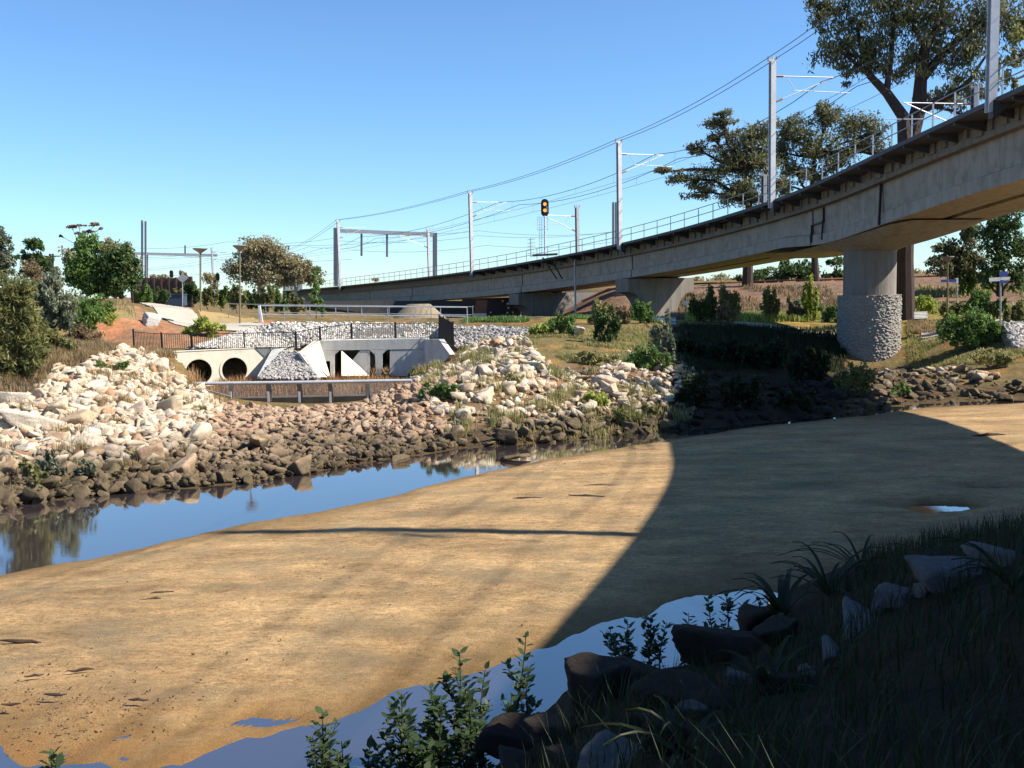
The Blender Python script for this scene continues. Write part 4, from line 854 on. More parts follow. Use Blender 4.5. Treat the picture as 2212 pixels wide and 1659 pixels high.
for n0, lb in ((-.3, 'upper feeder wire running along the mast tops, outer one'), (.3, 'upper feeder wire running along the mast tops, inner one')):
    hang('feeder_wire', lb, [V(8, n0, 8.6)]+[V(sm[i], n0, hs_[i]+.25) for i in range(8)], .42, .022)
def catenary(lab, n, z1, z2):
    """messenger and contact wire with droppers, following the deck curve"""
    ss = [10]+[sm[i] for i in range(8)]+[SL[-1]-3]; t = thing('overhead_line', lab, 'wire', V(sm[2], n, z2), 'overhead wires'); O = tuple(t.location); P1_, P2_, dr = [], [], MB()
    for a, b_ in zip(ss[:-1], ss[1:]):
        m_ = max(6, int((b_-a)/3))
        for k in range(m_):
            u = k/m_; s = a+(b_-a)*u; p = V(s, n, z1-1.0*4*u*(1-u)*0.8); q = V(s, n, z2); P1_.append(p); P2_.append(q)
            if k and k % 2 == 0: dr.tube([p, q], .009, 4)
    MB().tube(P1_, .026, 5).build('messenger_wire', wire_m, t, O); MB().tube(P2_, .015, 5).build('contact_wire', wire_m, t, O); tag(dr.build('droppers', wire_m, t, O), kind='stuff')
catenary('overhead contact line above the near track of the viaduct', 3.4, 7.5, 6.2); catenary('overhead contact line above the far track of the viaduct', 6.0, 7.3, 6.1)
for k, (x0, y0, x1, y1, lb) in enumerate([(20,545,760,560,'far railway wire crossing behind the left trees, lowest'),(250,560,1010,500,'far railway wire above the portal frame'),(240,585,730,590,'far railway wire just over the brown fence'),(730,520,1340,498,'far railway wire right of the portal'),(760,540,1340,520,'far railway wire below the orange signal'),(250,532,735,512,'upper far railway wire over the street lamps'),(730,497,1340,500,'topmost far railway wire left of the orange signal')]):
    hang('railway_wire', lb, [at(x0, y0, 190), at((x0+x1)/2, (y0+y1)/2, 190), at(x1, y1, 190)], .8, .028, 'wires of the far railway')
# portal frame
def portal(lab, d, posts, beam, drops, mat, th=0.55, pm=dkpole):
    t = thing('catenary_portal', lab, 'gantry', at(posts[0][0], posts[0][2], d)); O = tuple(t.location)
    for x, y0, y1 in posts: MB().bar(at(x, y1, d), at(x, y0, d), .33, .33).build('post', pm, t, O)
    (x0, y0), (x1, y1) = beam; mb = MB(); A_, B_ = at(x0, y0, d), at(x1, y1, d); mb.bar(A_, B_, .08).bar(A_-[0, 0, th], B_-[0, 0, th], .08); n = 14
    for k in range(n): p = A_+(B_-A_)*k/n; q = A_+(B_-A_)*(k+1)/n; mb.bar(p, q-[0, 0, th], .06).bar(p, p-[0, 0, th], .06)
    mb.bar(A_-[0, .25, th/2], B_-[0, .25, th/2], .03, th*.8); mb.build('beam', mat, t, O)
    for x, ya, yb in drops: MB().bar(at(x, ya, d), at(x, yb, d), .3, .3).build('dropper_post', pm, t, O)
portal('steel portal frame over the tracks with two hanging dropper posts', 153, [(723,492,618),(728,492,618),(937,503,600),(942,503,600)], [(735,495),(937,503)], [(781,502,553),(836,504,555)], galv_l)
portal('distant pale portal frame seen between the street lamps', 215, [(318,545,600),(433,549,640)], [(290,545),(470,549)], [(400,530,550)], galv_l)
t = thing('twin_post', 'tall twin dark posts standing left of the brown timber fence', 'post', at(310, 600, 150)); O = tuple(t.location)
for x, y0, y1 in ((307,476,610),(314.5,478,612)): MB().bar(at(x, y1, 150), at(x, y0, 150), .26, .26).build('post', dkpole, t, O)
t = thing('equipment_posts', 'pair of short dark posts directly left of the mast above the middle pier', 'post', at(1328, 527, 86)); O = tuple(t.location)
for x in (1324.5, 1330.5): MB().bar(at(x, 530, 92), at(x, 437, 92), .2, .2).build('post', dkpole, t, O)
# signals
lampm, tt, bb, oo = newmat('signal_lamp'); bb.inputs['Base Color'].default_value = (1, .3, .06, 1); bb.inputs['Emission Color'].default_value = (1, .27, .045, 1); bb.inputs['Emission Strength'].default_value = 1.1
def capsule(mb, c, w, h, th):
    c = np.array(c, float); P = [c+[w/2*math.cos(a), 0, (h-w)/2+w/2*math.sin(a)] for a in np.linspace(0, math.pi, 12)]+[c+[w/2*math.cos(a), 0, -(h-w)/2+w/2*math.sin(a)] for a in np.linspace(math.pi, 2*math.pi, 12)]
    mb.poly_prism(P, (0, th, 0))
dS = V(find_s(1178), .2)[1]-.3; b0 = at(1177, 552, dS); t = thing('railway_signal', 'railway signal with two lit orange lamps on a ladder post on the viaduct', 'signal', b0); O = tuple(b0)
c0 = at(1177, 448.5, dS); mb = MB(); capsule(mb, c0, 16.5/F*dS, 37/F*dS, .12); hd_ = mb.build('backboard', black, t, O)
for yy in (441, 454.5):
    q = at(1177, yy, dS); n = 20; MB().tube([q-[0, .02, 0], q-[0, .06, 0]], .16, 16).build('lamp', lampm, hd_, O)
    vs = MB(); a_ = [q+[.2*math.cos(a), -.02, .2*math.sin(a)] for a in np.linspace(-.2, math.pi+.2, 10)]; vs.add(a_+[p-[0, .3, 0] for p in a_], [(j, j+1, j+11, j+10) for j in range(9)]); vs.build('hood', black, hd_, O)
MB().bar(at(1181.5, 446, dS-.2), at(1181.5, 458, dS-.2), .08).build('side_plate', galv_l, hd_, O)
MB().tube([at(1177, 551, dS), at(1176.5, 466, dS)], .075, 8).build('post', galv_l, t, O)
ld = MB()
for x in (1165, 1170.5): ld.bar(at(x, 552, dS), at(x, 470, dS), .04)
for y in np.arange(474, 552, 6): ld.bar(at(1165, y, dS), at(1170.5, y, dS), .03)
ld.build('ladder', galv_l, t, O); cg = MB()
for x, dd in ((1161, 0), (1161, 1.0), (1183, 0), (1183, 1.0)): cg.bar(at(x, 497, dS+dd), at(x, 469, dS+dd), .03)
for y in (469, 496): 
    for dd in (0, 1.0): cg.bar(at(1161, y, dS+dd), at(1183, y, dS+dd), .03)
cg.build('cage', galv_l, t, O); pf = MB().bar(at(1150, 552, dS), at(1204, 549, dS), .9, .18).build('platform', steel_dk, t, O)
MB().bar(at(1172, 556, dS-.3), at(1203, 603, dS-.2), .12).bar(at(1188, 556, dS-.3), at(1215, 603, dS-.2), .12).build('brace', black, t, O)
for x, y, lb in ((370,592,'small distant black signal above the brown timber fence'),(470,598,'small distant black signal on a white post right of the street lamps'),(573,575,'small distant black signal in front of the pale gum tree')):
    d = 150; b0 = at(x, y+35, d); t = thing('railway_signal', lb, 'signal', b0, 'distant signals'); O = tuple(b0); mb = MB(); capsule(mb, at(x, y, d), .55, 1.15, .15); mb.build('backboard', black, t, O); MB().tube([b0, at(x, y+8, d)], .1, 6).build('post', galv_l, t, O)
# signal cabinet arms on the deck left of the signal
t = thing('cable_post', 'thin post with small side brackets left of the orange signal ladder', 'post', at(1147,556,dS)); O = tuple(t.location)
MB().tube([at(1147,556,dS), at(1146,514,dS)], .05, 6).build('pole', galv, t, O); ar_ = MB()
for y in (516, 524, 531, 538, 546): ar_.bar(at(1139, y+2, dS), at(1156, y, dS), .04)
ar_.build('brackets', galv, t, O)
# street lamps
olive = simple('olive_lamp_post', (0.20, 0.17, 0.10), (0.15, 0.13, 0.08), 4, 0.6)
def lamp(x, yt, yb, d, lb, r=.05, head=.62):
    b0 = at(x, yb, d); b0[2] = min(b0[2], g1(b0[0], b0[1])); tp = at(x, yt+6, d); t = thing('street_lamp', lb, 'lamp post', b0, 'street lamps by the path'); O = tuple(b0)
    MB().tube([b0, tp], [r*1.2, r], 8).build('pole', olive, t, O); MB().tube([tp, tp+[0, 0, .08], tp+[0, 0, .38], tp+[0, 0, .43]], [.07, .1, head, head*.97], 16).build('lamp_head', simple('lamp_head', (.22, .19, .17), rough=.5), t, O)
lamp(433, 543, 665, 72, 'left street lamp with a dish head standing beside the path', head=.55); lamp(518, 538, 690, 64.5, 'right street lamp with a dish head standing in the dry lawn', head=.45); lamp(2047, 562, 682, 64, 'thin street lamp right of the tall gum trunk', head=.4)
# signs
def sign(lb, x, yt, yb, d, plates, name='sign_post', cat='sign', pr=.04, pm=galv):
    b0 = at(x, yb, d); b0[2] = min(b0[2], g1(b0[0], b0[1])); t = thing(name, lb, cat, b0); O = tuple(b0); MB().tube([b0, at(x, yt, d)], pr, 8).build('post', pm, t, O)
    for poly, mt in plates: MB().poly_prism([at(px_, py_, d-.08) for px_, py_ in poly], (0, .04, 0)).build('plate', mt, t, O)
white_p = simple('white_enamel', (.72, .72, .70), rough=.5, bmp=0); blue_p = simple('blue_enamel', (.05, .08, .30), rough=.45, bmp=0); grey_p = simple('sign_back', (.42, .43, .45), rough=.5, bmp=0)
sign('back of a grey diamond road sign by the left path', 394, 590, 655, 80, [([(382,601),(394,591),(406,601),(394,611)], grey_p)])
sign('post with a small white plate standing right of the middle pier', 1481, 638, 690, 62, [([(1477,650),(1485,650),(1485,660),(1477,660)], white_p)], pm=olive)
sign('blue street name sign on a thin post right of the tall trunk', 2068, 600, 665, 66, [([(2033,604),(2066,603),(2066,609),(2033,610)], blue_p), ([(2064,601),(2070,601),(2070,611),(2064,611)], white_p)])
sign('fingerpost with white and blue blades near the right picture edge', 2161, 584, 694, 60, [([(2159,586),(2177,587),(2177,597),(2159,597)], blue_p), ([(2137,600),(2160,599),(2160,607),(2137,608)], white_p), ([(2161,599),(2183,598),(2181,604),(2161,605)], white_p), ([(2161,606),(2178,606),(2178,612),(2161,612)], blue_p)], pr=.055)
t = thing('bench', 'white slatted bench standing right of the tall gum trunk', 'bench', at(1988,692,66)); O = tuple(t.location); mb = MB()
for k in range(5): mb.bar(at(1973,677+3.2*k,66-.12*k), at(2002,676+3.2*k,66-.12*k), .3, .04, up=(0, .6, 1))
mb.build('slats', white_p, t, O)
for x in (1977, 1998): MB().bar(at(x,696,65.8), at(x,680,65.8), .07).build('leg', galv, t, O)
t = thing('bench', 'blue and white patterned bench behind the tall brown shrub at the middle pier', 'bench', at(1428,704,60)); O = tuple(t.location)
for k in range(4):
    y = 688+4*k; mb = MB(); mb.bar(at(1394,y+2,60), at(1460,y-1,60), .05, .09); mb.build('slat', white_p if k % 2 else simple('pale_blue_slat', (.25, .36, .55), rough=.5, bmp=0), t, O)
for x in (1398, 1428, 1456): MB().bar(at(x,708,60.1), at(x,687,60.1), .07).build('leg', galv, t, O)
# cabinets, fences, far walls
for x, w, lb in ((620,15,'left pale equipment cabinet at the far end of the viaduct'),(648,12,'right pale equipment cabinet at the far end of the viaduct')):
    p = at(x, 628, 168); t = thing('equipment_cabinet', lb, 'cabinet', p, 'equipment cabinets'); O = tuple(p); MB().box(p, w/F*168, .8, 2.0).build('case', simple('cabinet_paint', (.55, .60, .52), rough=.5), t, O)
    MB().box(p+[0, 0, 2.0], w/F*168+.15, 1.0, .1).build('lid', galv, t, O); MB().box(p+[-.15, -.43, .3], .06, .05, 1.4).build('door_seam', galv, t, O)
brown = simple('brown_timber', (.085, .052, .045), (.06, .038, .034), 2, .9, co_scale=(6, 6, .3))
fo = thing('timber_fence', 'brown timber screen fence behind the shrubs by the left path', 'fence', at(340,640,98)); O = tuple(fo.location)
for x0, y0, x1, y1 in ((280,600,338,600),(338,603,415,597)):
    a_, b_ = at(x0,y0,98), at(x1,y1,98); MB().poly_prism([a_, b_, (b_[0], b_[1], 4.0), (a_[0], a_[1], 4.0)], (0, .12, 0)).build('panel', brown, fo, O)
for x in np.arange(284, 415, 16): p = at(x, 599, 97.9); MB().bar((p[0], p[1], 4), p, .12).build('post', brown, fo, O)
rust = simple('rusty_steel', (.26, .10, .05), (.17, .075, .045), 2.5, .9, co_scale=(4, 4, .4)); 
t = thing('old_bridge_pier', 'rusty tapered old pier on pale blocks under the viaduct', 'pier', at(1038,690,104)); O = tuple(t.location)
MB().poly_prism([at(1029,649,104), at(1053,649,104), at(1050,677,104), at(1025,677,104)], (0, 1.2, 0)).build('casing', rust, t, O)
MB().poly_prism([at(1022,677.2,103.9), at(1051,677.2,103.9), at(1048,692,103.9), at(1019,692,103.9)], (0, 1.5, 0)).build('block_base', conc_c, t, O)
t = thing('perforated_wall', 'dark perforated steel wall with pale discs for sun spots under the viaduct', 'wall', at(1090,690,110)); O = tuple(t.location)
MB().poly_prism([at(998,646,110), at(1165,640,110), at(1165,694,110), at(998,694,110)], (0, .3, 0)).build('panel', brown, t, O)
mb = MB()
for x, y in [(1096,656),(1100,656),(1127,660),(1131,659),(1098,665),(1130,667),(1142,668),(1096,676),(1108,675),(1126,675),(1133,675),(1145,676),(1150,672),(1060,675),(1125,682),(1115,661),(1086,650),(1022,662)]:
    q = at(x, y, 109.9); mb.tube([q, q-[0, .05, 0]], .12, 8)
tag(mb.build('sun_spot_discs', white_p, t, O), kind='stuff')  # white discs stand in for spots of sunlight on the wall
t = MB().poly_prism([at(1178,634,112), at(1292,632,112), at(1262,664,112), at(1215,694,112), at(1150,694,112)], (0, .8, 0)).build('retaining_wall', conc_b); tag(t, 'sloping grey concrete wall under the viaduct left of the middle pier', 'wall')
t = MB().poly_prism([at(590,650,128), at(870,650,122), at(1010,650,116), at(1010,705,116), at(590,700,128)], (0, .8, 0)).build('retaining_wall', simple('shade_dark_block_wall', (.05, .045, .04), rough=.95)); tag(t, 'long block wall coloured dark for the shade beneath the far viaduct spans', 'wall')  # near-black tone is shade put into the wall colour
o = MB(); c_ = at(905, 690, 92); rc = [np.array([c_[0]+q*math.cos(a), c_[1]+q*math.sin(a), z]) for q, z in ((3.4, 2.2), (1.1, 4.3)) for a in np.linspace(0, 2*math.pi, 24, endpoint=False)]
o.add(rc, [(j, (j+1) % 24, (j+1) % 24+24, j+24) for j in range(24)]+[tuple(range(24, 48))]); tag(o.build('stone_cone', simple('brown_stone_cone', (.25, .20, .13), (.17, .14, .09), 3, .95, fine=9)), 'brown stone paved cone under the viaduct behind the footbridge', 'stone pitching')
for zz, lb in ((0, 'near rail of the railway on the right embankment'), (1.5, 'far rail of the railway on the right embankment')):
    X = np.arange(8, 75, 3.0); Yl = 106.5-0.12*(X-20)+zz; P = [(x, y, g1(x, y)+.22) for x, y in zip(X, Yl)]; tag(MB().tube(P, .09, 5).build('railway_rail', rust), lb, 'rail', 'rails on the right embankment')
# wooden power poles far left
for x, lb in ((108,'left wooden power pole with crossarm behind the far left trees'),(114,'right wooden power pole with crossarm behind the far left trees')):
    p = at(x, 600, 120); t = thing('power_pole', lb, 'pole', p, 'power poles'); O = tuple(p); tp = at(x, 548, 120); MB().tube([p, tp], .14, 7).build('pole', brown, t, O); MB().bar(at(x-14, 555, 120), at(x+14, 553, 120), .12).build('crossarm', brown, t, O)
# far blue bin by the path
p = at(377, 660, 84); MB_ = MB().box(p, 1.9, .9, .9).box(p+[0, 0, .9], 2.0, 1.0, .08).build('storage_bin', simple('dark_blue_plastic', (.05, .08, .13), rough=.6)); tag(MB_, 'dark blue low bin beyond the pale path', 'bin')
# ------------------------------------------------------------------ vegetation
def leafquads(P, size, rng, elong=2.0, hang=0.0, up=0.0):
    n = len(P); a = rng.normal(size=(n, 3)); a[:, 2] = a[:, 2]-hang*2+up*2; a /= np.linalg.norm(a, axis=1, keepdims=True)
    b = rng.normal(size=(n, 3)); b -= a*(a*b).sum(1, keepdims=True); b /= np.linalg.norm(b, axis=1, keepdims=True)
    s = size*rng.uniform(.6, 1.35, n)[:, None]; A_ = a*s*.5*math.sqrt(elong); B_ = b*s*.5/math.sqrt(elong)
    V_ = np.stack([P-A_, P+B_-A_*.1, P+A_, P-B_-A_*.1], 1).reshape(-1, 3); return V_, np.arange(4*n).reshape(n, 4)
def leaves(name, P, size, mat, parent, off, rng, **k):
    V_, F_ = leafquads(P, size, rng, **k); return meshobj(name, V_, F_, mat, parent, off)
def clumps(c, r, n, rng, k=None, spread=0.3, flat=1.0, shell=0.75):
    """n leaf positions in clumps through an ellipsoid"""
    k = k or max(4, int(n/45)); u = rng.normal(size=(k, 3)); u /= np.linalg.norm(u, axis=1, keepdims=True); q = u*(rng.uniform(0, 1, (k, 1))**(1-shell*.7)); q = np.array(c)+q*np.array(r)
    idx = rng.integers(0, k, n); rad = np.array([r[0], r[1], r[2]*flat])*spread; g = rng.normal(size=(n, 3)); g /= (np.linalg.norm(g, axis=1, keepdims=True)+1e-9)
    return q[idx]+g*(rng.uniform(0, 1, (n, 1))**.5)*rad*rng.uniform(.6, 1.3, (k, 1))[idx], q
LG = dict(
 olive=leafmat('olive_leaves', (0.131, 0.150, 0.049), (0.220, 0.229, 0.079), (0.299, 0.281, 0.105)), green=leafmat('green_leaves', (0.061, 0.131, 0.031), (0.131, 0.229, 0.053), (0.211, 0.316, 0.079)), lime=leafmat('lime_leaves', (0.176, 0.264, 0.044), (0.334, 0.404, 0.070), (0.491, 0.527, 0.105)), dark=leafmat('dark_green_leaves', (0.035, 0.074, 0.021), (0.070, 0.126, 0.035), (0.124, 0.176, 0.053)), gum=leafmat('gum_leaves', (.085, .098, .045), (.16, .165, .075), (.25, .24, .11), trans=.35), pale=leafmat('pale_gum_leaves', (0.229, 0.211, 0.114), (0.351, 0.307, 0.166), (0.456, 0.369, 0.211)), grey=leafmat('grey_green_leaves', (0.105, 0.131, 0.079), (0.194, 0.220, 0.140), (0.281, 0.299, 0.194)), brown=leafmat('brown_twigs', (0.176, 0.128, 0.068), (0.270, 0.196, 0.108), (0.351, 0.257, 0.149)), dry=leafmat('dry_grass', (.24, .17, .08), (.36, .26, .12), (.45, .33, .17)), rustg=leafmat('rusty_reeds', (.28, .14, .06), (.40, .22, .09), (.48, .30, .14)), grass=leafmat('mixed_grass', (0.157, 0.194, 0.053), (0.299, 0.299, 0.105), (0.474, 0.386, 0.176)), shade=leafmat('shade_dark_greenery', (.018, .030, .010), (.030, .045, .014), (.045, .055, .02)), mang=leafmat('mangrove_leaves', (.030, .060, .022), (.055, .095, .032), (.11, .15, .06), rough=.55, spec=.2))  # 'shade' greens are darkened copies, for plants lying in shadow
bark_d = barkmat('dark_furrowed_bark', (.035, .022, .018), (.075, .05, .04)); bark_g = barkmat('smooth_grey_bark', (.20, .17, .14), (.11, .09, .075)); bark_w = barkmat('pale_bark', (.42, .36, .28), (.26, .21, .16))
def grow(name, label, cat, base, blobs, mat, leafpx, d, dens=1.0, trunk=None, bark=bark_g, group=None, rng=RNG, limbs=True, r0=0.12, hang=0.3, up=0, elong=2.2, flat=1.0, spread=.42, shell=.6, part='crown', thick=.8, kdiv=48):
    """blobs: photo ellipses (x, y, rx, ry[, depth offset]); leaf size in photo pixels"""
    base = np.array(base, float); t = thing(name, label, cat, base, group); O = tuple(base); ls = leafpx/F*d; Ps, cen = [], []
    for bl in blobs:
        x, y, rx, ry = bl[:4]; dd = d+(bl[4] if len(bl) > 4 else 0); c = at(x, y, dd); r = (rx/F*dd, rx/F*dd*thick, ry/F*dd); n = int(max(40, 6.5*dens*rx*ry*3.14/(leafpx**2*.45)))
        P, q = clumps(c, r, n, rng, k=max(4, n//kdiv), spread=spread, flat=flat, shell=shell); Ps.append(P); cen.append((c, q))
    leaves(part, np.concatenate(Ps), ls, LG[mat], t, O, rng, hang=hang, up=up, elong=elong)
    mb = MB()
    tr = [base]+[at(*q) for q in (trunk or [])]
    if not trunk: tr = [base, base*.4+cen[0][0]*.6]
    m_ = len(tr); mb.tube(tr, [r0*(1-.6*i/max(1, m_-1)) for i in range(m_)], 9); tip = tr[-1]
    if limbs:
        for c, q in cen:
            j = min(tr, key=lambda p: np.linalg.norm(p-c)+(2 if p[2] > c[2] else 0)) if len(tr) > 2 else tip
            mid_ = (j+c)/2+rng.normal(size=3)*np.linalg.norm(c-j)*.08; mb.tube([j, mid_, c], [r0*.42, r0*.28, r0*.14], 6, False)
            for e in q[:10]: mb.tube([mid_*.4+c*.6, (c+e)/2+rng.normal(size=3)*.06, e], [r0*.16, r0*.1, r0*.04], 4, False)
    mb.build('trunk' if cat == 'tree' else 'stem', bark, t, O); return t
def bush(label, x, yt, yb, w, d, mat, leafpx=5, dens=1.0, name='bush', cat='bush', group='bushes on the banks', n=4, **k):
    hp_ = hit(x, yb, 20); d0 = d
    if 0.72*d < hp_[1] < 1.35*d: d = float(hp_[1])
    base = at(x, yb, d); base[2] = min(base[2], g1(base[0], base[1])+.05) if d < 100 else base[2]; h = yb-yt; bl = []
    r = random.Random(hash(label) % 9999 if False else int(x*13+yt)); 
    for i in range(n): u = (i+.5)/n-.5; hh = h*(r.uniform(.62, 1.0) if n > 1 else 1); bl.append((x+u*w*.72, yb-hh*.52, w*.5*(.5 if n > 1 else .95), hh*.52))
    k.setdefault('r0', .05*d/60+.02); return grow(name, label, cat, base, bl, mat, leafpx, d, dens, group=group, part='foliage', **k)
TG = 'trees along the skyline'
# ---- right side gums
grow('gum_tree', 'huge gum tree with dark forked trunk rising behind the viaduct at the right', 'tree', at(1956,694,68),
  [(1800,30,55,45),(1850,90,62,42),(1800,110,50,40),(1900,40,70,55),(1880,130,50,45),(1965,20,70,50),(2040,40,70,55),(2010,110,55,55),(1950,150,40,45,2),(2080,120,50,60),(2130,60,55,60),(2180,40,40,60),(2100,190,35,40),(2050,200,40,45,2),(1770,10,35,25),(1930,-40,120,50),(2080,-50,110,50),(2150,160,30,40),(1830,160,30,22),(2000,215,28,28,2),(2090,250,28,26)],
  'gum', 5.8, 68, .40, trunk=[(1955,560,68),(1962,400,68),(1958,300,68),(1950,260,68)], bark=bark_d, r0=.66, group=TG, limbs=False, hang=.8, spread=.46, flat=.85, elong=3.2)
tb = bpy.data.objects['gum_tree']; mb = MB(); L_ = lambda *q: [at(a, b_, 68+(c if True else 0)) for a, b_, c in q]
for pts_, rads in ((L_((1956,330,0),(1950,250,0),(1915,200,0),(1880,165,0),(1862,110,0),(1850,50,0)), [.55, .42, .33, .25, .17, .08]), (L_((1960,330,0),(1985,230,.5),(1990,160,.5),(2000,100,0),(2030,40,0),(2040,-30,0)), [.6, .52, .42, .33, .22, .1]),
    (L_((1992,170,.5),(2040,110,0),(2090,70,0),(2130,30,0)), [.34, .26, .18, .08]), (L_((1985,240,.5),(2040,215,1),(2090,180,1),(2130,120,1)), [.32, .25, .17, .08]), (L_((1915,200,0),(1925,120,0),(1930,50,-.5),(1920,-20,0)), [.24, .19, .13, .06]),
    (L_((1880,165,0),(1840,130,0),(1800,100,0)), [.18, .12, .05]), (L_((2000,110,0),(1975,60,0),(1960,0,0)), [.2, .14, .07]), (L_((2000,225,.5),(2060,240,.5),(2095,255,.5)), [.16, .1, .05])): mb.tube(pts_, rads, 8)
mb.build('limbs', bark_d, tb, tuple(tb.location))
grow('gum_tree', 'broad gum tree behind the viaduct left of the pale double bracket mast', 'tree', at(1615,620,100), [(1560,262,38,20),(1615,300,48,38),(1500,318,30,17),(1590,345,62,36),(1540,370,52,24),(1470,385,42,18),(1430,372,28,12),(1520,410,42,20),(1600,400,50,28),(1640,350,40,40),(1625,430,40,22),(1545,300,26,16),(1655,290,30,26),(1665,400,34,30),(1585,425,40,20),(1555,245,22,12)],
  'gum', 4.8, 100, .5, trunk=[(1616,560,100),(1618,440,100),(1612,370,100)], bark=bark_d, r0=.6, group=TG, spread=.5, flat=.8, elong=3)
grow('gum_tree', 'gum tree behind the viaduct between the pale mast and the huge gum', 'tree', at(1762,620,105), [(1720,280,42,32),(1790,255,38,36),(1760,320,55,32),(1840,270,45,34),(1690,330,35,35),(1830,330,45,30),(1880,290,35,34),(1720,370,45,28),(1780,240,24,22),(1700,400,30,26),(1900,330,30,25),(1690,285,32,28),(1760,380,40,26),(1810,350,36,26),(1860,305,34,26)],
  'gum', 4.8, 105, .48, trunk=[(1760,560,105),(1752,420,105),(1760,340,105)], bark=bark_d, r0=.45, group=TG, spread=.5, flat=.85, elong=3)
grow('gum_tree', 'low dark tree crown seen under the viaduct between the middle and round piers', 'tree', at(1640,618,112), [(1655,596,36,20),(1700,585,40,24),(1745,585,36,26),(1620,600,22,14)], 'dark', 6, 112, .9, trunk=[(1616,590,112),(1614,560,112)], bark=bark_d, r0=.5, group=TG)
grow('gum_tree', 'ragged gum branches hanging beside the round pier under the viaduct', 'tree', at(1812,618,108), [(1800,570,24,18),(1815,592,24,20),(1780,600,22,14)], 'dark', 6, 108, .6, r0=.2, group=TG)
grow('gum_tree', 'rounded gum right of the round pier under the viaduct edge', 'tree', at(2085,620,92), [(2060,540,38,28),(2030,568,32,26),(2090,500,32,28),(2095,560,38,34),(2060,588,40,22)], 'gum', 6, 92, .85, bark=bark_d, r0=.3, group=TG)
grow('gum_tree', 'tall dark gum at the right picture edge under the viaduct', 'tree', at(2160,640,88), [(2140,500,34,34),(2180,480,36,38),(2150,560,36,34),(2200,540,34,40),(2130,600,32,24),(2190,600,34,26)], 'dark', 6, 88, .75, trunk=[(2158,560,88),(2165,480,88)], bark=bark_d, r0=.32, group=TG)
grow('gum_tree', 'loose pale green gum foliage at the upper right corner', 'tree', at(2300,690,60), [(2200,110,26,44),(2185,175,22,30),(2215,60,30,40),(2205,220,22,26)], 'olive', 8, 60, .35, trunk=[(2260,300,60),(2230,150,60)], r0=.3, group=TG)
# ---- left side trees
grow('gum_tree', 'grey green gum cut by the left picture edge', 'tree', at(-10,640,62), [(0,530,26,34),(12,570,22,30),(-20,560,30,50)], 'grey', 5, 62, .95, r0=.2, group=TG)
grow('pine_tree', 'tufted dark conifer near the left picture edge', 'tree', at(72,650,58), [(72,530,22,18),(60,556,24,16),(85,560,24,16),(70,590,30,18),(100,575,22,12)], 'dark', 5, 58, 1, r0=.15, group=TG, hang=0, up=.5)
grow('wattle_tree', 'olive brown wattle between the tufted conifer and the young gum', 'tree', at(75,680,54), [(70,590,26,22),(85,620,32,26),(62,640,26,28)], 'brown', 5, 54, .8, r0=.1, group=TG)
grow('young_gum', 'young gum tree with a slim pale trunk on the left bank', 'tree', at(116,757,46), [(112,608,30,28),(100,645,40,30),(132,655,36,28),(118,690,38,28),(84,640,26,24),(142,688,20,22)], 'grey', 6.5, 46, .85, trunk=[(113,720,46),(112,690,46),(112,640,46)], bark=bark_w, r0=.09, group=TG, hang=.8)
grow('casuarina', 'large feathery olive green tree mass at the left picture edge', 'tree', at(10,800,40), [(10,640,44,50),(35,690,46,46),(0,740,55,50),(52,640,28,36),(60,745,36,38),(20,795,44,30),(70,700,26,34),(75,790,26,26)], 'olive', 6, 40, 1.1, r0=.14, group=TG, elong=5, hang=-.2)
grow('bushy_tree', 'dense dark green bushy tree on the crest left of the path', 'tree', at(190,640,76), [(182,560,34,38),(165,590,32,30),(210,590,34,34),(190,528,26,22),(190,615,34,20)], 'green', 5.5, 76, 1.1, r0=.12, group=TG)
grow('bushy_tree', 'second dense dark green tree right of its twin on the crest', 'tree', at(250,645,76), [(245,565,40,36),(265,600,38,32),(228,605,32,30),(275,558,24,26),(245,628,36,18)], 'dark', 5.5, 76, 1.1, r0=.12, group=TG)
grow('gum_tree', 'greyish gum crown rising behind the two dense crest trees', 'tree', at(240,630,110), [(225,530,28,18),(260,545,34,24),(285,575,22,22),(150,560,20,26)], 'pale', 4.5, 110, .8, r0=.2, group=TG)
grow('flat_topped_tree', 'bare umbrella topped tree on the skyline at the left', 'tree', at(175,600,112), [(155,490,14,3.5),(172,487,14,3),(205,485,16,4),(190,500,16,4),(168,505,14,4),(215,493,9,3),(132,510,6,4)], 'brown', 3.2, 112, 1.4, trunk=[(176,560,112),(178,530,112)], r0=.12, group=TG, hang=0, elong=1.6)
grow('gum_tree', 'large pale gum tree right of the two street lamps', 'tree', at(560,640,150), [(545,545,38,30),(575,535,34,24),(520,580,34,30),(570,590,42,34),(600,560,28,28)], 'pale', 4.2, 150, .85, bark=bark_w, trunk=[(560,600,150),(560,560,150)], r0=.35, group=TG)
grow('gum_tree', 'second pale gum tree left of the equipment cabinets', 'tree', at(640,640,150), [(630,572,34,24),(660,590,34,28),(615,600,30,24),(680,600,18,22)], 'pale', 4.2, 150, .9, bark=bark_w, r0=.3, group=TG)
grow('slender_tree', 'slender young tree standing against the far end of the viaduct', 'tree', at(683,697,80), [(683,600,12,24),(680,635,16,20),(688,660,15,20)], 'green', 4.5, 80, .6, bark=bark_w, r0=.06, group=TG, hang=0)
for k, (x, w, h, lb) in enumerate([(455,20,24,'small'),(392,14,22,'tiny')]): grow('distant_tree', f'{lb} distant pale tree over the left shrubs', 'tree', at(x,630,160), [(x,612-h*.3,w,h*.8)], 'pale', 4, 160, .9, r0=.15, group=TG)
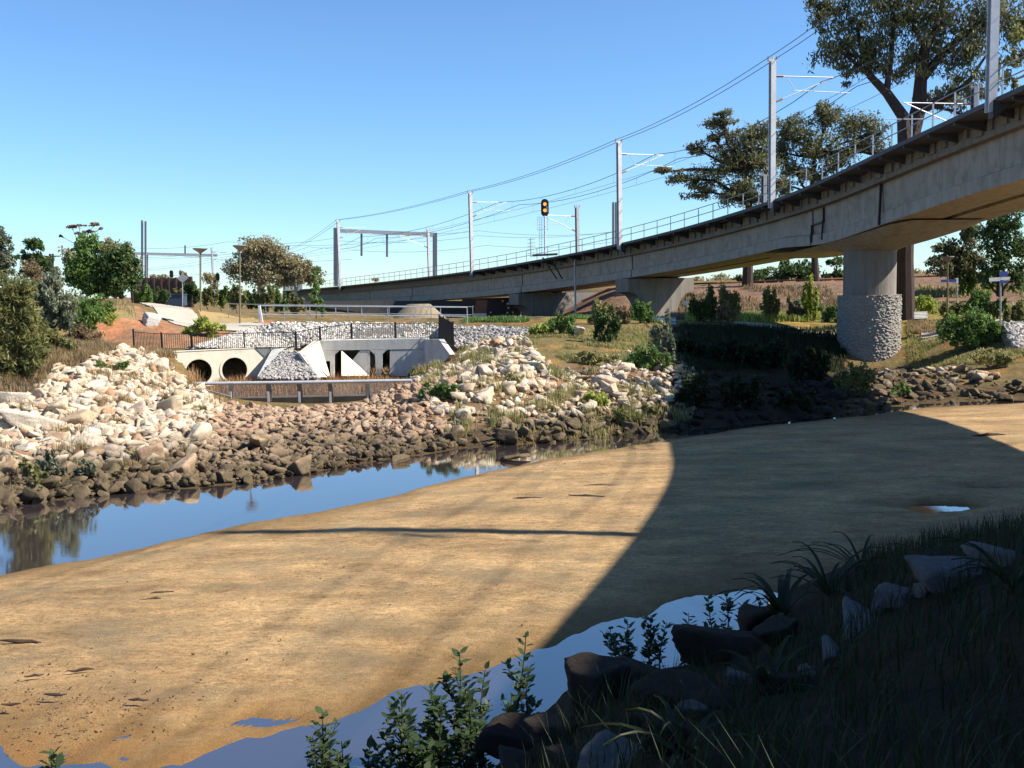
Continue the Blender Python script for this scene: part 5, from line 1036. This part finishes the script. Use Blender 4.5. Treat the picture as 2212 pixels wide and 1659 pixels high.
for k, (x, y, w, h, lb) in enumerate([(1490,606,26,9,'left of the pale retaining wall'),(1590,604,20,10,'over the embankment shrubs'),(1985,596,22,16,'right of the tall trunk'),(2120,600,30,14,'behind the fingerpost'),(2200,598,24,16,'at the right edge'),(345,605,30,14,'left'),(810,604,14,5,'middle'),(1560,608,34,16,'right of the hammerhead pier')]): grow('distant_tree', f'far treetop on the horizon, {lb}', 'tree', at(x,625,180), [(x,y,w,h)], 'pale', 4, 180, .9, r0=.15, group=TG)
# shrubs in a row behind the left path
for x, yt, yb, w, mt, lb in [(312,612,655,42,'green','bright green'),(350,618,658,36,'dark','dark'),(385,622,655,30,'olive','olive'),(415,606,655,40,'dark','tall dark'),(450,605,660,40,'olive','yellow olive'),(480,615,662,34,'green','small green'),(512,610,665,36,'olive','olive lamp post'),(545,612,668,36,'dark','dark lower'),(575,612,672,38,'olive','wide olive'),(606,618,676,34,'green','green end'),(640,622,680,36,'olive','last olive')]:
    bush(f'{lb} shrub in the row beyond the left path', x, yt, yb, w, 84+(x % 7), mt, 4.5, 1.1, group='shrub row beyond the left path', r0=.05)
bush('tall feathery green shrub on the slope right of the young gum', 170, 640, 712, 110, 60, 'green', 5, 1.1, elong=4, hang=-.3); bush('rounded green shrub behind the strappy lime plant', 205, 640, 690, 80, 62, 'green', 5.5, .9); bush('tan and olive thicket under the young gum', 130, 705, 765, 80, 47, 'olive', 6, .7); bush('olive thicket between the big feathery tree and the young gum', 70, 690, 790, 70, 45, 'olive', 6, .9)
bush('strappy lime green plant on the orange mulch', 232, 662, 700, 52, 58, 'lime', 9, .6, n=2, elong=6, hang=-.6)
bush('yellow green bush in the middle of the mulch slope', 440, 682, 728, 84, 61, 'lime', 6, .8, elong=4, hang=-.3); bush('broad leaved bright green plant topping the left rocks', 243, 768, 806, 66, 44, 'green', 8, .8, n=3)
bush('dry tan tussock in the middle of the left rocks', 355, 845, 892, 46, 39, 'dry', 8, .6, n=2, elong=7, hang=-.6); bush('small green tussock at the edge of the rock ramp', 434, 868, 896, 36, 39, 'grass', 7, .6, n=2, elong=6, hang=-.5)
bush('dark shrub at the foot of the young gum', 90, 668, 735, 40, 47, 'dark', 6, .9); bush('brown twiggy thicket right of the young gum', 170, 700, 745, 90, 50, 'brown', 5, .55, elong=5)
for x, yt, yb, w, mt, lb in [(70,985,1062,70,'olive','leggy olive seedling clump among the left boulders'),(105,960,1050,60,'grey','grey stemmed seedlings on the left waterline'),(180,975,1045,60,'grey','sparse seedlings right of the leggy clump'),(262,1000,1040,40,'dry','dry tuft over the left waterline'),(30,1010,1070,40,'brown','brown twigs at the left picture edge'),(295,960,1000,40,'grass','thin green sprig on the lower left rocks')]:
    bush(lb, x, yt, yb, w, 27.5, mt, 9, .22, elong=3.5, hang=-.4, group='seedlings on the left waterline', spread=.22)
# reeds at the culverts and mound plants
bush('rusty reeds standing in the right pipe mouth', 515, 784, 826, 60, 54, 'rustg', 7, .8, elong=7, hang=-.8, n=3); bush('green feathery reed in the left pipe mouth', 445, 783, 822, 52, 54.5, 'green', 6, .7, elong=6, hang=-.6, n=2)
bush('tan reeds at the centre post of the box culvert', 830, 780, 822, 110, 53.5, 'dry', 7, .7, elong=7, hang=-.8, n=5); bush('brown reeds in front of the left box opening', 735, 786, 820, 60, 53, 'rustg', 7, .7, elong=7, hang=-.8, n=3)
bush('low rusty reeds in front of the stone cone', 620, 798, 824, 110, 50.5, 'rustg', 7, .7, elong=7, hang=-.8, n=5); bush('green reeds at the right box culvert wing', 905, 795, 820, 60, 52, 'grass', 7, .7, elong=7, hang=-.8, n=3)
bush('bright green leafy bush on the left flank of the right mound', 955, 812, 864, 84, 43, 'green', 7.5, .8); bush('lime strappy plant at the end of the path on the mound', 1165, 690, 722, 60, 56, 'lime', 8, .7, elong=6, hang=-.6, n=3)
bush('rounded bright green bush at the end of the concrete path', 1215, 672, 720, 70, 57, 'green', 6, 1, elong=4, hang=-.2); bush('dark leafy plant behind the flat white rock', 1310, 655, 742, 70, 55, 'dark', 7, .55); bush('tall brown tipped shrub in front of the patterned bench', 1434, 668, 790, 62, 50, 'grey', 7, .7)
bush('low green shrub on the right crown of the mound', 1400, 745, 800, 90, 47, 'green', 6, .7); bush('olive green low shrub in the middle of the mound top', 1290, 745, 790, 100, 50, 'grass', 6, .7); bush('lime and green plant on the lower right mound', 1290, 838, 880, 80, 42, 'lime', 7, .55); bush('spiky green tuft over the waterline of the right mound', 1350, 865, 920, 80, 38.5, 'grass', 9, .35, elong=9, hang=-.8, n=3)
bush('rounded shrub where the bridge shadow meets the mound', 1405, 860, 905, 50, 40, 'olive', 6, .8, n=2); bush('small green sprout in the centre of the mound', 1110, 800, 835, 50, 45, 'grass', 7, .6, n=2, elong=5, hang=-.5)
# behind the path, right part
for x, yt, yb, w, mt, lb in [(1300,640,700,60,'olive','yellowish wattle under the viaduct left of the middle pier'),(1385,632,698,50,'green','green shrub touching the left side of the middle pier'),(1340,650,700,50,'brown','brown twiggy shrub left of the middle pier'),(1520,622,694,62,'dark','dark green shrub right of the small white plate'),(1575,606,694,56,'olive','tall olive shrub against the right embankment'),(1560,655,698,60,'brown','brown thicket at the embankment foot'),(1665,625,694,48,'olive','narrow olive shrub in the middle of the embankment'),(1718,640,692,42,'grey','grey blue shrub in front of the embankment'),(1748,598,694,34,'lime','tall yellow green shrub left of the round pier'),(1795,655,696,50,'green','low bright green shrub touching the round pier')]:
    bush(lb, x, yt, yb, w, 74, mt, 5.2, .9, group='shrubs along the right embankment')
for x, yt, yb, w, mt, lb in [(1998,625,680,60,'lime','yellow green shrub right of the tall trunk'),(2060,640,690,60,'olive','olive shrub behind the street name sign'),(2110,610,690,56,'green','dark leafy shrub left of the fingerpost'),(2150,640,690,50,'dark','dark shrub behind the fingerpost'),(2195,640,700,50,'olive','olive shrub at the right picture edge'),(2090,560,640,46,'green','tall green shrub behind the street name sign')]:
    bush(lb, x, yt, yb, w, 74, mt, 5.2, .9, group='shrubs right of the tall gum')
bush('large round bush on the grass bank right of the round pier', 2100, 662, 752, 130, 56, 'green', 6, .9, n=5); bush('tan dry lower half of the bush bank at the right', 2140, 745, 795, 110, 52, 'grass', 6, .5)
bush('bright bush at the left foot of the stone clad pier', 1845, 782, 858, 90, 51, 'olive', 7, .9); bush('small green bush right of the pier foot', 1945, 818, 858, 50, 50, 'green', 7, .6, n=2)
for k_, (x, yt, yb, w, lb) in enumerate([(1490,712,770,90,'topmost left'),(1570,718,790,100,'second from the left'),(1660,728,800,100,'in the middle of the shaded slope'),(1750,740,830,90,'nearest the pier base'),(1600,800,880,100,'lower middle'),(1500,800,880,80,'lowest left'),(1720,830,890,80,'lowest right')]): bush(f'dark shrub in the bridge shadow, {lb}', x, yt, yb, w, 50, 'shade', 7, .8, group='shrubs in the bridge shadow')  # leaf colour darkened to carry the bridge's shade
# ---- grass
def blades(name, P, h, w, mat, label, cat='grass', rng=RNG, lean=.5):
    n = len(P); a = rng.uniform(0, 6.283, n); d = np.stack([np.cos(a), np.sin(a), np.zeros(n)], -1); s = np.stack([-np.sin(a), np.cos(a), np.zeros(n)], -1)
    H = h*rng.uniform(.5, 1.3, n)[:, None]; Wd = w*rng.uniform(.7, 1.3, n)[:, None]; le = H*lean*rng.uniform(.1, 1, n)[:, None]; z = np.array([0, 0, 1.0])
    v = np.stack([P-s*Wd, P+s*Wd, P+d*le*.4+z*H*.6+s*Wd*.7, P+d*le*.4+z*H*.6-s*Wd*.7, P+d*le+z*H], 1).reshape(-1, 3); b_ = np.arange(n)*5
    f = [(i, i+1, i+2, i+3) for i in b_]+[(i+3, i+2, i+4) for i in b_]; o = meshobj(name, v, f, LG[mat]); return tag(o, label, cat, kind='stuff')
def gscatter(px, n, rng=RNG, poly=None, patch=None):
    poly = gpoly(px) if poly is None else poly; P = scatter(poly, n, rng)
    if patch: k = vnoise(P[:, 0], P[:, 1], patch, 21) > -.08; P = P[k]
    return np.c_[P, gz(P[:, 0], P[:, 1])-.02]
blades('grass', gscatter([(1120,735),(1300,712),(1470,722),(1480,800),(1350,765),(1250,800),(1130,745)], 15000, patch=.9), .2, .02, 'grass', 'green and tan grass covering the top of the right mound')
blades('grass', gscatter(MOUND, 12000, patch=.8), .2, .018, 'grass', 'sparse grass growing between the rocks of the right mound')
blades('dry_grass', gscatter([(-260,870),(60,865),(150,800),(260,765),(260,752),(150,740),(40,740),(-260,760)], 24000), .34, .018, 'brown', 'dry brown grass along the top of the left rocks')
blades('dry_grass', gscatter([(-260,870),(60,865),(150,800),(260,765),(260,752),(150,740),(40,740),(-260,760)], 20000, patch=.7), .42, .016, 'dry', 'pale seeding grass mixed through the left bank')
blades('scrub', gscatter([(1450,690),(1830,690),(1830,622),(1450,625)], 16000, patch=.3), .45, .05, 'brown', 'brown scrub over the right railway embankment')
blades('scrub', gscatter([(1980,692),(2230,690),(2230,622),(1980,622)], 9000, patch=.3), .45, .05, 'grass', 'green brown scrub on the embankment right of the gum')
tc = scatter(gpoly(BANKL), 70, RNG); tp_ = np.repeat(tc, 70, 0)+RNG.normal(size=(len(tc)*70, 2))*.16; blades('dry_grass', np.c_[tp_, gz(tp_[:, 0], tp_[:, 1])+.05], .42, .012, 'dry', 'dry tufts growing between the stones of the left bank')
tc = scatter(gpoly(MOUND), 60, RNG); tp_ = np.repeat(tc, 80, 0)+RNG.normal(size=(len(tc)*80, 2))*.22; blades('grass', np.c_[tp_, gz(tp_[:, 0], tp_[:, 1])+.05], .42, .014, 'grass', 'weedy tufts growing between the stones of the right mound')
blades('dry_grass', gscatter([(120,640),(180,620),(270,655),(300,690),(210,700),(150,700)], 9000), .45, .022, 'dry', 'pale dry grass on the left hill behind the shrubs')
blades('dry_grass', gscatter([(190,752),(350,758),(385,775),(262,766),(200,770)], 4000), .35, .018, 'dry', 'dry grass at the foot of the black fence')
blades('reeds', gscatter([(400,826),(900,822),(930,800),(700,812),(480,815)], 9000), .55, .02, 'rustg', 'rusty brown reeds growing in front of the culverts')
blades('reeds', gscatter([(480,850),(800,850),(790,838),(500,838)], 2500), .3, .018, 'grass', 'green growth behind the weir screen')
blades('grass', gscatter([(1960,700),(2230,705),(2230,800),(2000,800),(1960,790)], 20000, patch=.6), .2, .02, 'grass', 'green and tan grass bank right of the round pier')
blades('dry_grass', gscatter([(1960,698),(2100,700),(2040,720),(1960,722)], 3000), .3, .02, 'dry', 'dry tan grass at the foot of the tall gum trunk')
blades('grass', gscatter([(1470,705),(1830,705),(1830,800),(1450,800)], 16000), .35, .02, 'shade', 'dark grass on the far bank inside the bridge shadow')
blades('groundcover', gscatter([(1480,694),(1830,690),(1830,680),(1480,684)], 9000), .5, .03, 'lime', 'yellow green ground cover along the foot of the embankment')
blades('groundcover', gscatter([(1000,700),(1450,705),(1440,690),(1000,690)], 7000, patch=.5), .26, .03, 'green', 'low green growth along the path under the viaduct')
X_, Y_ = RNG.uniform(-1, 17, 60000), RNG.uniform(2.2, 20, 60000); tt_ = (ip(NBANK, X_)-Y_)*.86; kp = (tt_ > np.where(X_ < 5, 3.0, 1.9)+vnoise(X_, Y_, .8, 3)*1.6) & (np.hypot(X_, Y_) > 3.2); Pn = np.c_[X_[kp], Y_[kp], gz(X_[kp], Y_[kp])-.03][:26000]
blades('shade_dark_greenery', Pn, .34, .006, 'shade', 'dark grass covering the shaded near bank', lean=.8)
# strap leaved plants on the near bank
def strap(label, x, y, nl, L, w, mat='shade', dmin=3):
    p = hit(x, y, dmin); t = thing('flax_lily', label, 'plant', p, 'strap leaved plants on the near bank'); O = tuple(p)
    for k in range(nl):
        a = random.uniform(0, 6.28); el = random.uniform(.6, 1.35); l = L*random.uniform(.6, 1.1); d_ = np.array([math.cos(a), math.sin(a), 0]); s_ = np.array([-math.sin(a), math.cos(a), 0]); mb = MB(); P_ = []
        for j in range(7): u = j/6; q = p+d_*l*(u*math.cos(el)+.35*u*u)+np.array([0, 0, l*(u*math.sin(el)-.45*u*u*u)]); ww = w*math.sin(math.pi*min(1, .25+.75*u)) + .002; P_ += [q-s_*ww/2, q+[0, 0, -.01], q+s_*ww/2]
        for j in range(6): i = j*3; mb.f += [(i, i+1, i+4, i+3), (i+1, i+2, i+5, i+4)]
        mb.v = [tuple(q) for q in P_]; mb.build('leaf', LG[mat], t, O)
strap('strap leaved plant with drooping blades at the right end of the pool', 1690, 1345, 16, 1.2, .09); strap('second strap leaved plant up the bank from the pool end', 1790, 1290, 16, 1.1, .06); strap('low strap leaved plant amid the dark stones', 1660, 1500, 14, .8, .05); strap('grassy strap plant near the bottom picture edge', 1480, 1640, 12, .6, .04)
strap('upright strap plant against the shaded sand', 1860, 1240, 14, 1.0, .045); strap('strap plant at the right picture edge on the near bank', 2190, 1290, 12, .8, .04)
# mangrove saplings
stem_m = simple('sapling_stem', (.07, .06, .035), (.05, .045, .03), 6, .8)
def sapling(label, x, yt, d, lean=0.0, dens=1.0, group='mangrove saplings at the pool edge'):
    tp = at(x, yt, d); bx = tp[0]-lean+random.uniform(-.1, .1); by = tp[1]+random.uniform(-.15, .15); b0 = np.array([bx, by, max(-.15, min(g1(bx, by), .5))-.05]); H = tp[2]-b0[2]
    t = thing('mangrove_sapling', label, 'sapling', b0, group); O = tuple(b0); st = MB(); lf = []
    def axis_(P, r): st.tube(P, [r*(1-.7*i/(len(P)-1)) for i in range(len(P))], 6)
    def leafpairs(P, u0, gap, ls):
        P = np.array(P); dl = np.r_[0, np.cumsum(np.linalg.norm(np.diff(P, axis=0), axis=1))]; az = random.uniform(0, 3.14); s = dl[-1]*u0
        while s < dl[-1]+.001:
            q = np.array([np.interp(s, dl, P[:, i]) for i in range(3)]); az += 1.57+random.uniform(-.5, .5)
            for k in (0, math.pi):
                if random.random() < .12: continue
                el = random.uniform(.15, 1.0); a = az+k+random.uniform(-.3, .3); dr_ = np.array([math.cos(a)*math.cos(el), math.sin(a)*math.cos(el), math.sin(el)]); sd_ = np.cross(dr_, [0, 0, 1]); sd_ /= np.linalg.norm(sd_)+1e-9; nn = np.cross(sd_, dr_)
                l = ls*random.uniform(.6, 1.2); w = l*.24; lf.append([q+dr_*.012, q+dr_*l*.3+sd_*w-nn*.004, q+dr_*l*.65+sd_*w*.9-nn*.012*0, q+dr_*l-nn*l*.12, q+dr_*l*.65-sd_*w*.9, q+dr_*l*.3-sd_*w])
            s += gap*random.uniform(.7, 1.3)
    P = [b0+(tp-b0)*u+np.array([math.sin(u*3+x)*.04, math.cos(u*2+x)*.04, 0])*min(1, u*3) for u in np.linspace(0, 1, 8)]; axis_(P, .012+.004*H); leafpairs(P, .16, .06/dens, .15)
    for k in range(int(3+H*3.6*dens)):
        u = random.uniform(.15, .8); j = int(u*7); q = P[j]; a = random.uniform(0, 6.28); l = H*random.uniform(.2, .42)*(1.1-u*.6); e = q+np.array([math.cos(a)*l*.5, math.sin(a)*l*.5, l*.8]); B_ = [q, (q+e)/2+np.array([math.cos(a)*l*.1, math.sin(a)*l*.1, -.01]), e]; axis_(B_, .008); leafpairs(B_, .25, .055/dens, .135)
    st.build('stem', stem_m, t, O); nl = len(lf); meshobj('leaves', np.array(lf).reshape(-1, 3), np.arange(6*nl).reshape(nl, 6), LG['mang'], t, O)
for x, yt, d, ln, de, lb in [(705,1535,10.0,0,1,'tallest sunlit sapling of the left pool clump'),(672,1590,9.8,-.1,1,'lower sapling on the left of the sunlit clump'),(742,1598,10.1,.1,1,'sapling in the middle of the sunlit clump'),(790,1615,9.9,.15,1,'outer right sapling of the sunlit clump'),(722,1630,9.5,0,1,'shortest sapling at the bottom of the sunlit clump'),
   (875,1570,10.2,-.1,1,'left edge sapling of the big dark clump'),(930,1480,10.5,0,1.2,'thick leaved sapling in the big dark clump'),(985,1412,10.7,0,1.2,'tallest sapling of the big dark clump'),(1012,1485,10.5,.05,1.2,'sapling just right of the tallest in the dark clump'),(1052,1448,10.8,.1,1,'slim sapling on the right of the dark clump'),(958,1530,10.3,0,1.2,'low bushy sapling in the dark clump'),(905,1600,9.9,0,1.2,'lowest sapling of the big dark clump'),(1000,1560,10.1,0,1.3,'leafy sapling at the heart of the dark clump'),(1045,1560,10.3,0,1.2,'leafy sapling left of the dark rocks'),
   (1130,1368,11.2,.1,.8,'tall thin sapling alone before the sand tip'),(1098,1500,10.9,0,.9,'sapling left of the tall thin one'),(1145,1460,11.1,.05,.9,'sapling touching the dark rounded rock'),
   (1322,1358,13.0,-.1,1,'left sapling of the clump over the square rock'),(1358,1335,13.1,0,1.1,'second sapling of the clump over the square rock'),(1400,1330,13.2,0,1.2,'bushiest sapling of the clump over the square rock'),(1442,1345,13.3,.1,1,'right sapling of the clump over the square rock'),
   (1490,1322,14.2,0,.9,'lone sapling between the two far clumps'),(1535,1290,14.8,0,1,'left sapling of the farthest clump'),(1572,1280,15.1,0,1,'middle sapling of the farthest clump'),(1606,1300,15.3,.05,1,'right sapling of the farthest clump'),(1642,1290,15.6,.05,.8,'small sapling by the drooping strap leaves'),*[(860+i*24+(i*37) % 11, 1500+(i*53) % 120, 9.9+(i % 5)*.22, 0, 1.25, f'{w_} filler sapling of the big dark clump') for i, w_ in enumerate(['first','second','third','fourth','fifth','sixth','seventh','eighth','ninth','tenth','eleventh'][:5])],(105,1628,10.0,0,.8,'leaf tip sapling at the bottom left edge'),(140,1636,9.9,0,.8,'second leaf tip sapling at the bottom left edge')]:
    sapling(lb, x, yt, d, ln, de)
